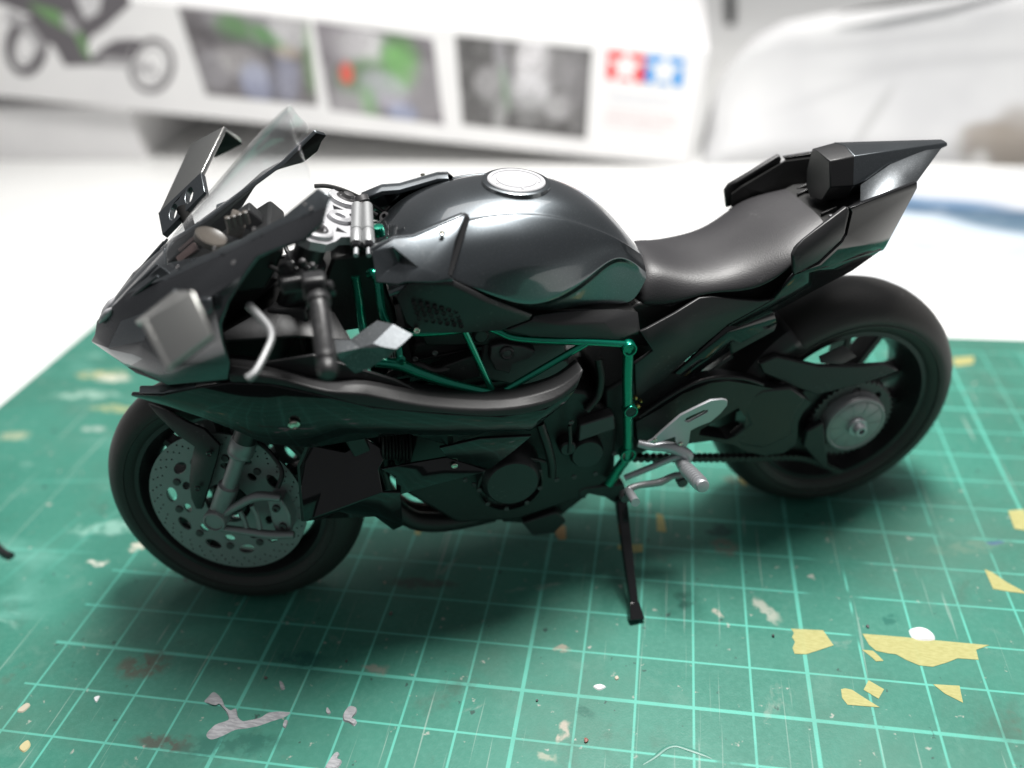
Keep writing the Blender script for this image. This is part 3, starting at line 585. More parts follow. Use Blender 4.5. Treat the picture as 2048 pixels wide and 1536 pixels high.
# rear hub group
hub = lathe('hub_cap', [(8.6, 6.9), (11.3, 6.6), (12.0, 6.2), (12.1, 5.9), (11.9, 5.6), (12.1, 5.3), (12.15, 2.2)], RC, GREY, rw, n=64)
for i in range(10):
    V, F = spoke_geo(RC+Vector((0, 12.12, 0)), i*math.pi/5, 2.4, 5.5, 0.18, 0.18, 0.12, 0.12); obj('hub_rib', V, F, GREY, rw)
lathe('axle_nut', [(11.8, 2.1), (12.9, 1.9), (13.0, 1.3), (14.2, 1.2), (14.35, 1.0), (14.3, 0.62), (13.5, 0.6)], RC, SILVER, rw, n=24)
teeth = []
for i in range(88):
    a = math.pi*2*i/88; r = 9.2 if i % 2 == 0 else 8.45; teeth.append((RC.x+r*math.cos(a), RC.z+r*math.sin(a)))
ol = [teeth, circle(RC.x, RC.z, 5.2, 40)]+[circle(RC.x+7.1*math.cos(i*math.pi/4), RC.z+7.1*math.sin(i*math.pi/4), 0.7, 12, 0.9, i*math.pi/4) for i in range(8)]
plate('sprocket', ol, 9.4, 0.7, DGREY, rw)
for i in range(6):
    a = i*math.pi/3+0.3; screw(rw, RC+Vector((6.0*math.cos(a), 9.9, 6.0*math.sin(a))), 0.5, DGREY, name='sprocket_bolt')

# ---------------------------------------------------------------- fork, axle, caliper
for s in (1, -1):
    b0 = Vector((122.8, s*8.75, 25.0)); tp = Vector((96.5, s*8.75, 78.0)); ax_ = (tp-b0).normalized()
    leg = lathe('fork_leg', [(-1.5, 1.2), (-0.5, 1.95), (7.0, 1.9), (7.15, 1.65), (7.4, 1.42), (14.3, 1.42), (14.4, 2.1), (15.0, 2.35), (15.4, 2.2), (16.0, 2.35), (17.6, 2.3), (18.2, 2.05), (18.6, 1.9)], b0, GREY, bike, ax_, 28, st=True)
    lathe('upper_tube', [(18.0, 2.15), (40, 2.2), (40.3, 2.35), (57.5, 2.35), (58, 2.2)], b0, SATIN, leg, ax_, 28)
    lathe('fork_cap', [(58.0, 2.0), (60.4, 1.95), (60.8, 1.6), (60.4, 1.2), (61.2, 0.9), (61.4, 0.3)], b0, DGREY, leg, ax_, 24)
    lathe('axle_clamp', [(-2.0, 1.6), (-1.6, 2.15), (1.4, 2.2), (1.9, 2.05), (2.0, 1.7), (1.7, 1.6), (1.75, 0.2)], (123.0, s*9.2, 24.6), GREY, leg, (0, s, 0), 32)
    # caliper and its bracket, behind the leg
    F3 = lambda x, y, lat: Vector((lambda v: (v.x, s*v.y, v.z))(q(3, x, y, lat, True)))
    tube('caliper_bracket', [F3(850, 870, 9.6), F3(1000, 775, 9.8), F3(1150, 705, 9.6), F3(1320, 715, 9.2)], [0.7, 0.8, 0.95, 0.75], GREY, leg, 10)
    tube('caliper_bracket', [F3(880, 935, 9.6), F3(1100, 965, 9.4), F3(1250, 985, 9.2), F3(1420, 985, 9.0)], [0.7, 0.75, 0.85, 0.7], GREY, leg, 10)
    cal = obj('brake_caliper', *ext_geo([F3(1215, 735, 8.2), F3(1330, 725, 8.2), F3(1390, 850, 8.2), F3(1400, 965, 8.2), F3(1290, 990, 8.2), F3(1250, 880, 8.2)], (0, -s*3.4, 0)), GREY, leg, bevel=0.35)
    for xx, yy in ((1290, 790), (1340, 920)): lathe('caliper_bolt', [(0, 0.75), (0.5, 0.7), (0.55, 0.35), (0.3, 0.3)], F3(xx, yy, 8.2), DGREY, leg, (0, s, 0), 14)
    for xx, yy in ((1060, 870), (1150, 830)): obj('caliper_strut', *tube_geo([F3(xx-40, yy-60, 9.2), F3(xx, yy+20, 9.0), F3(xx+20, yy+110, 9.2)], 0.5, 8), GREY, leg, smooth=True)
    tube('brake_hose', [F3(1300, 640, 8.0), F3(1330, 520, 7.0), F3(1240, 380, 6.0), F3(1100, 250, 5.0), F3(1020, 100, 4.0)], 0.45, SATIN, leg, 8)
lathe('front_axle', [(-9, 1.0), (9, 1.0)], FC, GREY, bike, n=16, st=True)
# ---------------------------------------------------------------- front fender
def sector(c, r0, prof, a0, a1, n):
    rows = []
    for i in range(n+1):
        a = a0+(a1-a0)*i/n; d = Vector((math.cos(a), 0, math.sin(a)))
        rows.append([Vector(c)+d*r+Vector((0, y, 0)) for y, r in prof])
    return grid(rows)
pf = [(-6.6, 23.2), (-6.5, 24.6), (-5.4, 26.2), (-2.2, 26.9), (0, 27.3), (2.2, 26.9), (5.4, 26.2), (6.5, 24.6), (6.6, 22.6)]
fen = obj('front_fender', *sector(FC, 0, pf, math.radians(76), math.radians(150), 16), SATIN, bike, smooth=True, solid=0.5, st=True)
for s in (1, -1):
    F3 = lambda x, y, lat: Vector((lambda v: (v.x, s*v.y, v.z))(q(3, x, y, lat, True)))
    pts = [F3(345, 25, 5.5), F3(470, 70, 6.2), F3(640, 165, 7.0), F3(760, 215, 7.6), F3(875, 335, 8.0), F3(855, 430, 8.1), F3(800, 620, 8.1), F3(745, 800, 8.0), F3(700, 800, 7.9), F3(665, 720, 7.7), F3(650, 600, 7.6), F3(670, 430, 7.5), F3(690, 345, 7.4), F3(560, 255, 6.9), F3(430, 130, 6.2)]
    side = obj('fender_side', pts, [(0, 1, 14), (1, 2, 13, 14), (2, 3, 12, 13), (3, 4, 5, 12), (5, 6, 11, 12), (6, 7, 8, 9, 10, 11)], SATIN, fen, solid=0.7, bevel=0.18)
    for xx, yy in ((800, 392), (715, 645)): screw(fen, F3(xx, yy, 8.5), 0.55, BLACK, (0, s, 0))

# ---------------------------------------------------------------- windscreen and nose cowl
S0 = [q(1, 620, 1190, 4.6), q(1, 860, 900, 4.6), q(1, 1100, 620, 4.4), q(1, 1340, 330, 4.0), q(1, 1550, 118, 3.4)]
E0 = [q(1, 640, 1215, 5.6), q(1, 900, 1130, 7.8), q(1, 1180, 1000, 10.2), q(1, 1470, 860, 12.0), q(1, 1735, 650, 13.0)]
rows = []
for k in range(5):
    a_, e = S0[k], E0[k]; c = Vector((a_.x+0.55, 0, a_.z+0.45))
    c2 = Vector((a_.x+0.45, a_.y*0.55, a_.z+0.36))
    if k == 4: r_ = [c, c2, a_, q(1, 1592, 285, 6.2), q(1, 1665, 465, 10.4), e]
    else: r_ = [c, c2, a_, a_+(e-a_)*0.35+Vector((0.1, 0.5, 0.35)), a_+(e-a_)*0.7+Vector((0.1, 0.5, 0.3)), e]
    rows.append(r_)
full = [[*[Vector((v.x, -v.y, v.z)) for v in reversed(r_[1:])], *r_] for r_ in rows]
V, F = grid(full)
ws = obj('windscreen', V, F, CLEAR, bike, smooth=True, solid=0.35, sub=2)

nose = {}
nose['v'] = [
 q(2,120,305,0),   # 0 nose tip top
 q(1,330,1420,3.6),# 1
 q(1,620,1195,4.6),# 2 screen base front
 q(1,620,1315,7.6),# 3
 q(1,900,1135,7.7),# 4 screen edge
 q(1,1130,1085,11.6),# 5
 q(1,1180,1005,10.1),# 6 screen edge
 q(1,1450,920,13.4),# 7
 q(1,1470,862,12.0),# 8 screen edge
 q(1,1740,640,13.0),# 9 rear top corner
 q(1,1830,690,13.8),# 10
 q(1,1795,780,15.0),# 11
 q(1,1765,900,16.0),# 12
 q(1,1640,1020,16.6),# 13
 q(1,1440,1080,16.8),# 14
 q(1,1290,1140,17.0),# 15
 q(1,1190,1280,17.4),# 16
 q(1,1080,1480,17.8),# 17
 q(2,1010,330,18.0),# 18
 q(2,1030,440,18.2),# 19
 q(2,105,400,0.0), # 20 beak top
 q(2,300,300,4.5), # 21 ridge
 q(2,510,225,8.5), # 22 ridge
 q(2,740,160,12.5),# 23 ridge
 q(2,960,120,16.3),# 24 ridge
 q(2,78,450,0.0),  # 25 beak tip
 q(2,205,500,4.0), # 26
 q(2,390,545,8.0), # 27
 q(2,470,440,8.8), # 28 brownish facet
 q(2,700,620,14.5),# 29
 q(2,1090,610,18.5),# 30
 q(2,345,640,6.0), # 31 chin
 q(2,460,575,8.8), # 32
 q(2,410,685,8.2), # 33
 q(2,640,770,13.5),# 34
 q(2,1080,730,17.8),# 35
 q(1,330,1500,4.4),# 36
 Vector((S0[0].x+0.55, 0, S0[0].z+0.3)),# 37
]
nf = [(0,1,2,37),(1,3,4,2),(3,5,6,4),(5,7,8,6),(7,11,10,9,8),
 (0,20,21,36,1),(1,36,3),(36,21,22,3),(3,22,23,5),(5,23,24,16,15),(5,15,14,7),(7,14,13,12,11),(24,18,17,16),(24,19,18),
 (20,25,26,21),(21,26,28,22),(22,28,23),(23,28,29),(23,29,30,19,24),(26,27,28),(28,27,32,29),
 (25,31,32,27,26),(31,33,34,32),(32,34,29),(29,34,35,30)]
sides = pair('nose_cowl', nose['v'], nf, DPAINT, bike, solid=0.7, bevel=0.16)
ncowl = sides[0]
for sd_ in sides:
    sd_.data.materials.append(PAINT); sd_.data.materials.append(UNDER); sd_.modifiers['s'].material_offset = 2
    for p_ in sd_.data.polygons:
        if p_.index in (0, 1, 2, 3, 4, 15, 21): p_.material_index = 1  # lit top and ridge faces take the lighter copy, light painted per face
# ram-air intake lip, three nose fins and small screws
for k, (lat, x0, y0, x1, y1) in enumerate(((1.6, 150, 290, 600, 1205), (4.2, 205, 265, 600, 1290))):
    for s in ((1,) if lat == 0 else (1, -1)):
        a = q(2, x0, y0, lat*0.5); c = q(1, x1, y1, lat+2.6); a.y *= s; c.y *= s
        tube('nose_fin', [a+Vector((-1, 0, 0.1)), (a+c)/2+Vector((0, 0, 0.25)), c+Vector((0.6, 0, 0.15))], [0.25, 0.38, 0.2], PAINT, ncowl, 8)
for s in (1, -1):
    a = q(2, 170, 270, 1.6); a.y *= s
    a0_ = q(2, 140, 315, 0.9); a1_ = q(2, 190, 255, 1.4); a2_ = q(2, 240, 205, 1.9)
    for a in (a0_, a1_, a2_): a.y *= s
    tube('nose_lens', [a0_, a1_, a2_], [0.15, 0.6, 0.65, 0.15], CLAMP, ncowl, 10)
    for zx, zy, lat in ((715, 1222, 6.8), (985, 1085, 9.6), (1275, 945, 12.0), (1645, 765, 13.8), (1690, 795, 14.2), (990, 1330, 13.0), (1125, 1190, 17.0)):
        if s < 0: continue
        v = q(1, zx, zy, lat); v.y *= s; screw(ncowl, v+Vector((0, s*0.25, 0.15)), 0.3, DGREY, (0.1, s*0.7, 0.6))
    v = [q(2, 880, 120, 16.2), q(2, 965, 112, 16.8), q(2, 975, 200, 17.2), q(2, 945, 232, 17.2)]
    for a in v: a.y *= s
    obj('wing_mount', *ext_geo(v, (0, s*1.6, 0.3)), PAINT, ncowl, bevel=0.2)
# ---------------------------------------------------------------- winglets
for s in (1, -1):
    S_ = lambda x, y, z: Vector((x, s*y, z))
    A, B, G, H = S_(126.0 if s > 0 else 127.4, 16.8, 73.0 if s > 0 else 72.4), S_(125.0 if s > 0 else 126.6, 20.4, 74.6 if s > 0 else 74.0), S_(118.0, 22.6, 79.8), S_(116.9, 18.5, 77.2)
    Cc, D, E, Fq = S_(120.4, 33.2, 81.6), S_(113.7, 32.6, 84.4), S_(111.9, 37.2, 80.5), S_(117.6, 38.9, 77.8)
    obj('wing_liner', [v+Vector((-0.1, -s*0.75, -0.65)) for v in (Cc, D, E, Fq)], [(0, 1, 2, 3)], UNDER, None, solid=0.3).name = 'tmp_liner'
    wing = obj('winglet', [B, G, D, Cc, E, Fq], [(0, 1, 2, 3), (3, 2, 4, 5)], WING, bike, solid=0.9, offset=0, bevel=0.1)
    ln_ = bpy.data.objects['tmp_liner']; ln_.parent = wing; ln_.name = 'wing_liner'
    edge = tube('leading_edge', [Cc, (Cc+Fq)/2, Fq], 0.5, WING, wing, 8, 1)
    # stem with two oval slots
    u = (G-B).normalized(); w_ = ((A-B)+(H-G)).normalized(); Lg = (G-B).length; Hh = 5.4
    ol = [[(0, 0), (Lg, 0), (Lg+0.4, -Hh*0.9), (0.6, -Hh)], circle(Lg*0.33, -Hh*0.52, 0.95, 20, 1.6, -0.1), circle(Lg*0.70, -Hh*0.46, 0.95, 20, 1.6, -0.1)]
    V, F = curve_plate(ol, 1.3); nrm = u.cross(w_).normalized()
    m0 = (A+B*0.4+H+G*0.4)/2.8; m1 = Vector((120.5, s*12.6, 70.6))
    tube('wing_arm', [m0+Vector((0, -s*0.2, 0)), (m0+m1)/2+Vector((0, 0, 0.3)), m1], [1.2, 1.0, 1.4], UNDER, wing, 10)
    obj('wing_stem', [B+u*v.x-w_*v.y+nrm*v.z for v in V], F, PAINT, wing, bevel=0.15)

# ---------------------------------------------------------------- side fairings
up_ = [q(2,370,840,9.5), q(2,600,846,12.8), q(2,850,790,15.6), q(2,1100,752,17.8), q(2,1400,765,19.4), q(2,1800,852,20.8), q(5,150,842,21.4), q(5,640,888,21.4), q(5,1000,905,21.0), q(5,1300,852,20.2), q(5,1500,715,19.2)]
md_ = [q(2,372,845,9.4), q(2,640,885,12.2), q(2,900,935,15.2), q(2,1130,985,17.4), q(2,1340,1010,18.8), q(2,1700,1000,20.0), q(5,60,940,20.6), q(5,520,960,20.7), q(5,960,975,20.4), q(5,1220,935,20.0), q(5,1440,800,19.3)]
lo_ = [q(2,380,852,9.3), q(2,640,925,11.6), q(2,900,1012,14.2), q(2,1150,1110,16.0), q(2,1340,1195,17.0), q(2,1700,1230,18.0), q(5,110,1050,18.4), q(5,380,1020,18.9), q(5,640,1092,19.2), q(5,870,1020,19.5), q(5,1195,1000,19.6)]
n = len(up_); V = up_+md_+lo_; F = []
for i in range(n-1):
    F.append((i, i+1, n+i+1, n+i)); F.append((n+i, n+i+1, 2*n+i+1, 2*n+i))
fl, fr = pair('side_fairing', V, F, BLACK, bike, solid=0.7, bevel=0.18)
# rounded upper rim of the fairing (air duct edge)
inn = [q(2,1075,620,16.6), q(2,1400,668,18.2), q(2,1800,765,19.0), q(5,110,690,19.4), q(5,520,765,19.3), q(5,1000,790,19.0), q(5,1350,715,18.6), q(5,1535,590,18.0)]
mdl = [q(2,1085,690,17.8), q(2,1400,710,19.4), q(2,1800,805,20.6), q(5,110,760,21.2), q(5,560,835,21.2), q(5,1000,852,20.8), q(5,1340,790,20.0), q(5,1520,650,18.9)]
out = [q(2,1100,748,17.9), q(2,1400,762,19.5), q(2,1800,848,20.9), q(5,140,838,21.5), q(5,640,884,21.5), q(5,1000,900,21.1), q(5,1300,848,20.3), q(5,1500,712,19.3)]
bak = [Vector((v.x, v.y-4.5, v.z-0.6)) for v in inn]
rr_ = [smoothpath(r_, 4) for r_ in (bak, inn, mdl, out)]
pair('fairing_rim', *grid(rr_), RIMM, bike, solid=0.6, bevel=0.35, seg=3, angle=20)
# bright-edged front blade of the fairing and the pale strip ahead of the lever
for s in (1, -1):
    v = [q(2,430,828,10.6), q(2,600,832,12.9), q(2,840,788,15.9), q(2,850,776,15.4), q(2,620,816,12.4), q(2,440,815,10.2)]
    for a in v: a.y *= s
    obj('fairing_blade', *ext_geo(v, (0, -s*1.2, 0.4)), PAINT, fl if s > 0 else fr, bevel=0.12)
    v = q(2,1565,1052,19.6); v.y *= s; screw(fl if s > 0 else fr, v, 0.95, CHROME, (0, s, -0.2))
# lower front panel
lp = [q(3,1530,330,13.6), q(3,1462,490,14.6), q(3,1472,700,16.2), q(3,1490,890,17.6), q(3,1600,850,17.8), L(700,1010,18.2), L(752,1034,15.6), L(787,1061,14.6), L(806,1052,14.8), L(801,986,18.0), L(765,985,18.2), L(757,940,16.6), L(775,905,15.2), L(735,880,14.2), L(690,905,14.4), L(650,1037,15.6)]
lowl, lowr = pair('lower_fairing', lp, [(0,1,2,14),(2,3,4,5,14),(5,6,7,8,9,10),(5,10,11,12,13,14),(3,15,6,5,4)], BLACK, bike, solid=0.7, bevel=0.15)
# front return of the lower panel (faces the wheel)
rt = [q(3,1530,330,17.0), q(3,1462,490,16.2), q(3,1490,890,14.6)]
pair('fairing_return', rt+[v+Vector((-3.5, -7, 0.5)) for v in rt], [(0,1,4,3),(1,2,5,4)], SATIN, bike, solid=0.5)
# reflective belly blade with the long bright-lipped strip under it
bb = [q(5,590,1112,18.6), q(5,860,1050,19.2), q(5,1200,1032,19.4), q(5,1085,1130,18.6), q(5,920,1252,17.6), q(5,640,1172,18.0)]
pair('belly_blade', bb, [(0,1,5),(1,2,3,5),(3,4,5)], BLACK, bike, solid=0.6, bevel=0.12)
b2 = [q(5,200,1250,16.4), q(5,640,1172,16.8), q(5,900,1255,17.2), q(5,880,1272,17.6), q(5,600,1345,17.6), q(5,310,1425,17.2), q(5,300,1300,16.6)]
pair('belly_strip', b2, [(0,1,6),(1,2,3,4),(1,4,5,6)], BLACK, bike, solid=0.6, bevel=0.12)
for s in (1, -1):
    v = q(5,690,1225,17.8); v.y *= s; screw(bike, v, 0.6, CHROME, (0, s, -0.1))
# blade wing behind the handlebar
def rp(px, py, A, B, C):
    c = BMI @ (CC-BO); e = BMI @ ray(px, py); n_ = (B-A).cross(C-A); return c+e*((A-c).dot(n_)/e.dot(n_))
w2, w3, w9, w12, w13 = L(699,680,19.5), L(754,641,17.5), L(746,687,22), L(673,706,22.4), L(710,747,22)
w4 = rp(786,648,w2,w3,w9); w10 = rp(721,696,w2,w3,w9); w6 = L(806,687,22.6); w5 = rp(825,669,w4,w9,w6); w7 = rp(792,698,w4,w9,w6); w8 = rp(767,694,w4,w9,w6)
w11 = rp(680,720,w9,w10,w13); w14 = rp(738,737,w9,w10,w13); w15 = rp(775,715,w9,w10,w13); w1 = rp(669,679,w2,w10,w12)
wb = [w1, w2, w3, w4, w5, w6, w7, w8, w9, w10, w11, w12, w13, w14, w15]
pair('fairing_wing', wb, [(0,1,9,10,11),(1,2,3,8,9),(3,4,5,6,7,8),(10,9,8,7,6,14,13,12)], BLADE, bike, solid=0.5, offset=-1)

# ---------------------------------------------------------------- fuel tank
R0 = [(91,0,72.5),(86,0,77.3),(79,0,80.2),(72,0,81.35),(65.5,0,81.0),(59,0,79.9),(53,0,76.8),(48,0,72.2),(43.2,0,65.6)]
R1 = [(91,4.5,72.2),(86,4.8,77.0),(79,5.2,79.9),(72,5.4,81.0),(65.5,5.6,80.65),(59,5.6,79.5),(53,5.4,76.5),(48,5,71.9),(43.5,4.2,65.4)]
R2 = [(90,7.5,71.8),(85.5,8.2,76.2),(78,8.9,78.9),(71.5,8.8,79.4),(65.8,8.6,78.95),(60.5,8.5,77.7),(55.0,8.3,75.1),(50.0,7.9,72.1),(45.4,5.8,67.7)]
R3 = [(89,10.2,71),(85,11.5,74.6),(77.8,12.9,77.0),(71.8,13.0,77.2),(66.3,12.7,76.7),(61.2,12.0,75.6),(55.2,10.5,73.6),(49.9,8.6,71.7),(45.0,6.6,66.8)]
R4 = [(89,12,70),(85,13.6,72.4),(79,14.7,73.2),(73.6,15.1,73.4),(67.8,14.9,73.2),(61.8,13.6,72.0),(55.6,11.4,70.4),(49.9,8.9,71.2),(44.7,7.1,65.8)]
R5 = [(89,12,69),(84,14,71.2),(79.0,15.2,72.3),(74.0,16.0,69.5),(66.8,15.3,65.1),(60.4,13.9,66.1),(55.8,12.3,68.0),(50.2,9.3,70.6),(44.6,7.5,64.8)]
R6 = [(89,11.6,68.8),(84,13.5,71.0),(78.7,14.4,71.8),(73.6,14.2,68.3),(66.4,13.1,63.5),(59.8,11.8,64.4),(55.1,10.4,66.4),(49.8,8.5,69.5),(44.6,7.8,63.8)]
R7 = [(89,11,68.5),(84,13,70.8),(78.5,14,71.4),(73.4,13.9,67.8),(66.2,12.8,63.0),(60.4,11.3,62.1),(55.8,10.1,61.4),(51.0,9.0,60.4),(46.8,8.3,59.2)]
R2b = [(x, y+0.55, z+0.22) for x, y, z in R2]
half = [R0, R1, R2, R2b, R3, R4, R5, R6, R7]
rows = [[(x, -y, z) for x, y, z in r_] for r_ in reversed(half[1:])]+half
V, F = grid(rows); nn = len(R0)
tank = obj('fuel_tank', V, F, PAINT, bike, sub=3)
def crease(o, pairs, wt):
    me = o.data; at = me.attributes.get('crease_edge') or me.attributes.new('crease_edge', 'FLOAT', 'EDGE'); idx = {tuple(sorted(e.vertices)): e.index for e in me.edges}
    loc = {}
    for i, v in enumerate(me.vertices): loc[tuple(round(c, 7) for c in v.co)] = i
    for a, b_ in pairs:
        ia = loc.get(tuple(round(c*MM, 7) for c in a)); ib = loc.get(tuple(round(c*MM, 7) for c in b_))
        k = tuple(sorted((ia, ib))) if ia is not None and ib is not None else None
        if k in idx: at.data[idx[k]].value = wt
for r_, wt in ((R2, 0.7), (R2b, 0.35), (R5, 0.95), (R6, 0.8), (R4, 0.35)):
    for s in (1, -1):
        pts = [(x, s*y, z) for x, y, z in r_]; pts = [Vector(Vector(p)*1.0) for p in pts]
        crease(tank, [(tuple(pts[i]), tuple(pts[i+1])) for i in range(2, nn-1)], wt)
# filler cap
cn = Vector((-0.115, 0.02, 1)).normalized(); cc = Vector((65.4, 0, 80.95))
cap = lathe('filler_ring', [(-1.0, 5.9), (0.0, 5.75), (0.18, 5.4), (0.18, 5.0), (-0.6, 5.0)], cc, PAINT, tank, cn, 56)
lathe('filler_cap', [(-0.5, 4.95), (0.20, 4.9), (0.34, 4.75), (0.30, 4.2), (0.16, 4.1), (0.2, 3.4), (0.34, 3.3), (0.34, 0.05)], cc, CLAMP, tank, cn, 56)
for i in range(5):
    a = i*2*math.pi/5+0.4; screw(tank, cc+Vector((3.75*math.cos(a), 3.75*math.sin(a), 0.2-0.43*math.cos(a)*-1)), 0.24, CLAMP, cn, 'cap_screw')
# ---------------------------------------------------------------- tank side covers (with the raised fins)
tv = [q(6,12,692,11.6), q(6,168,612,11.0), q(6,300,600,11.0), q(6,580,482,10.0), q(6,652,452,9.2), q(6,684,468,9.6), q(6,612,705,14.4), q(6,556,868,16.2), q(6,575,885,16.4), q(6,420,905,16.4), q(6,262,905,15.6), q(6,200,922,15.0), q(6,42,905,13.6), q(6,160,668,12.3), q(6,330,800,14.9), q(6,215,770,11.8), q(6,118,830,12.6), q(6,530,850,16.4), q(6,580,640,13.4)]
tf = [(1,2,14,13),(2,3,18,17,14),(3,4,18),(14,17,9),(17,8,9),(13,14,15),(0,1,13),(0,13,15,16),(16,15,14,9,10),(0,16,12),(12,16,11),(16,10,11)]
tcv = pair('tank_cover', tv, tf, PAINT, bike, solid=0.8, offset=0.2, bevel=0.16)
fv = [q(6,580,482,10.4), q(6,652,452,9.6), q(6,684,468,9.2), q(6,640,600,12.0), q(6,560,868,15.8), q(6,530,850,16.5)]
pair('cover_fin', fv+[v+Vector((0, -1.2, 0.2)) for v in fv], [(0,1,2,3,4,5),(0,1,7,6),(1,2,8,7),(2,3,9,8),(3,4,10,9),(4,5,11,10),(5,0,6,11),(6,7,8,9,10,11)], SATIN, bike, bevel=0.15)
for s in (1, -1):
    v = q(6,490,570,12.0); v.y *= s; screw(tcv[0] if s > 0 else tcv[1], v+Vector((0, 0.3*s, 0.2)), 0.42, CHROME, (0, 0.7*s, 0.6))
    # raised top rim of the cover, seen edge-on on the far side
    rim = [q(6,12,692,11.6), q(6,168,612,11.0), q(6,300,600,11.0), q(6,580,482,10.0), q(6,652,452,9.2)]
    rim = [Vector((a.x, s*a.y, a.z)) for a in rim]; rin = [Vector((a.x+0.2, a.y-s*1.9, a.z-0.5)) for a in rim]
    obj('cover_rim', *grid([rim, rin]), PAINT, tcv[0] if s > 0 else tcv[1], solid=0.9, offset=0, bevel=0.15)
# lower strip panel under the tank front, mesh intake and sub panel
sv = [q(6,420,900,16.3), q(6,560,884,16.6), q(6,800,1002,15.8), q(6,1112,1122,14.6), q(6,1090,1160,14.8), q(6,900,1232,14.6), q(6,640,1250,15.4), q(6,330,1250,16.2), q(6,250,1180,16.0), q(6,180,1005,15.4), q(6,260,915,15.6), q(6,560,930,16.9), q(6,800,1045,16.2), q(6,620,1120,16.0), q(6,330,1010,15.2)]
pair('air_box_cover', sv, [(0,1,11),(1,2,12,11),(2,3,4,12),(12,4,5,13),(13,5,6),(0,11,14,10),(11,12,13,14),(10,14,9),(9,14,8),(14,13,6,7,8)], SATIN, bike, solid=0.8, bevel=0.2)
for s in (1, -1):
    v = q(6,318,1232,16.5); v.y *= s; screw(bike, v, 0.5, CHROME, (0, s, 0.2))
    for i in range(7):
        for j in range(4):
            a = q(6,300+48*i+j*12,1050+34*j+i*9,15.9); a.y *= s; lathe('vent_hole_rim', [(-0.2, 0.42), (0.12, 0.42), (0.15, 0.25), (-0.1, 0.22)], a, MATTE, bike, (0, s, 0.2), 6)
uv_ = [q(6,1115,1128,14.0), q(6,1260,1105,12.8), q(6,1500,1085,11.6), q(6,1680,1080,10.8), q(6,1832,1105,10.6), q(6,1850,1240,12.2), q(6,1700,1302,13.2), q(6,1300,1288,14.2), q(6,1100,1276,14.6), q(6,930,1232,14.8), q(6,1100,1165,14.8), q(6,1300,1190,14.3), q(6,1600,1180,13.2)]
pair('sub_tank_panel', uv_, [(0,1,11,10),(1,2,12,11),(2,3,4,12),(4,5,6,12),(12,6,7,11),(10,11,7,8),(10,8,9)], SATIN, bike, solid=0.8, bevel=0.25)
# ---------------------------------------------------------------- seat
st_ = [(46.4, 61.8, 8.6, 59.2), (44.3, 64.6, 8.9, 58.8), (42.0, 65.0, 9.4, 58.4), (38.5, 64.0, 10.2, 59.2), (34.5, 63.4, 10.6, 60.6), (30.0, 63.8, 11.0, 60.4), (26.0, 65.0, 11.8, 60.6), (22.5, 66.6, 12.6, 62.6), (19.0, 68.3, 12.6, 65.6), (15.5, 69.7, 10.4, 67.8), (12.5, 70.6, 8.4, 69.4)]
rows = []
for x, zt, hw, zl in st_:
    r_ = []
    d_ = zt-zl
    for fy, fz in ((0, 0), (0.33, -0.01), (0.60, 0.05), (0.80, 0.22), (0.93, 0.5), (1.0, 0.8), (1.0, 0.98), (0.90, 1.08)):
        r_.append((x, hw*fy, zt-d_*fz))
    rows.append([(a, -b_, c) for a, b_, c in reversed(r_[1:])]+r_)
V, F = grid(rows); k = len(rows[0]); F.append(tuple(range(k-1, -1, -1)))
seat = obj('seat', V, F, SEATM, bike, sub=2)
# ---------------------------------------------------------------- tail
pa = [q(7,1050,905,15), q(7,1043,790,15), q(7,1060,740,14.6), q(7,1100,690,14), q(7,1370,490,13), q(7,1386,520,13.0), q(7,1358,650,13.6), q(7,1335,695,13.8), q(7,1200,822,14.4), q(7,1230,690,14.4)]
pair('tail_pad', pa, [(0,1,2,9),(2,3,9),(3,4,9),(4,5,6,9),(6,7,9),(7,8,0,9)], SATIN, bike, solid=1.0, bevel=0.3)
pb_ = [q(7,1388,500,12.7), q(7,1790,345,9.8), q(7,1790,380,9.9), q(7,1600,735,9.0), q(7,1585,755,8.6), q(7,1240,862,13.4), q(7,1065,900,14.4), q(7,1200,838,13.8), q(7,1345,705,13.2), q(7,1368,660,13.0), q(7,1400,525,12.6), q(7,1500,720,11.6), q(7,1320,740,13.2)]
pair('tail_cowl', pb_, [(0,1,2,10),(10,2,3,11,12,9),(9,12,8),(8,12,7),(12,11,5,7),(11,3,4,5),(5,6,7)], BLACK, bike, solid=0.8, bevel=0.2)
pc_ = [q(7,1058,900,14.4), q(7,1240,858,13.6), q(7,1582,750,9.0), q(7,1400,880,8.6), q(7,1160,1005,9.0), q(7,930,1130,9.4), q(7,720,1215,9.8), q(7,650,1212,10.2), q(7,930,1052,12.0), q(7,1150,960,11.0), q(7,1170,885,12.6)]
pair('tail_underside', pc_, [(0,10,9,8),(0,1,10),(1,2,3,10),(10,3,4,9),(9,4,5,8),(8,5,6,7)], BLACK, bike, solid=0.8, bevel=0.15)
pair('tail_liner', [q(7,1052,885,13.6), q(7,1052,770,13.4), q(7,1110,702,12.8), q(7,1370,508,11.8), q(7,1780,362,8.8), q(7,1590,738,7.8), q(7,1240,850,12.2)], [(0,1,2,6),(2,3,4,5,6)], MATTE, bike, solid=0.6)
obj('seat_subframe', *prism_geo([(50,57.5),(46,59.5),(40,58.3),(34,60.0),(26,60.6),(21,63.4),(15,67.2),(6,69),(0,70),(-1,67),(12,60),(22,55),(30,52),(44,50),(50,52)], -8.6, 8.6), MATTE, bike, bevel=0.4)
obj('under_tank_core', *prism_geo([(88,70),(80,71),(73,67),(66,62.8),(58,61.2),(47,59.0),(46,54),(60,54),(84,58)], -10.6, 10.6), MATTE, bike, bevel=0.4)
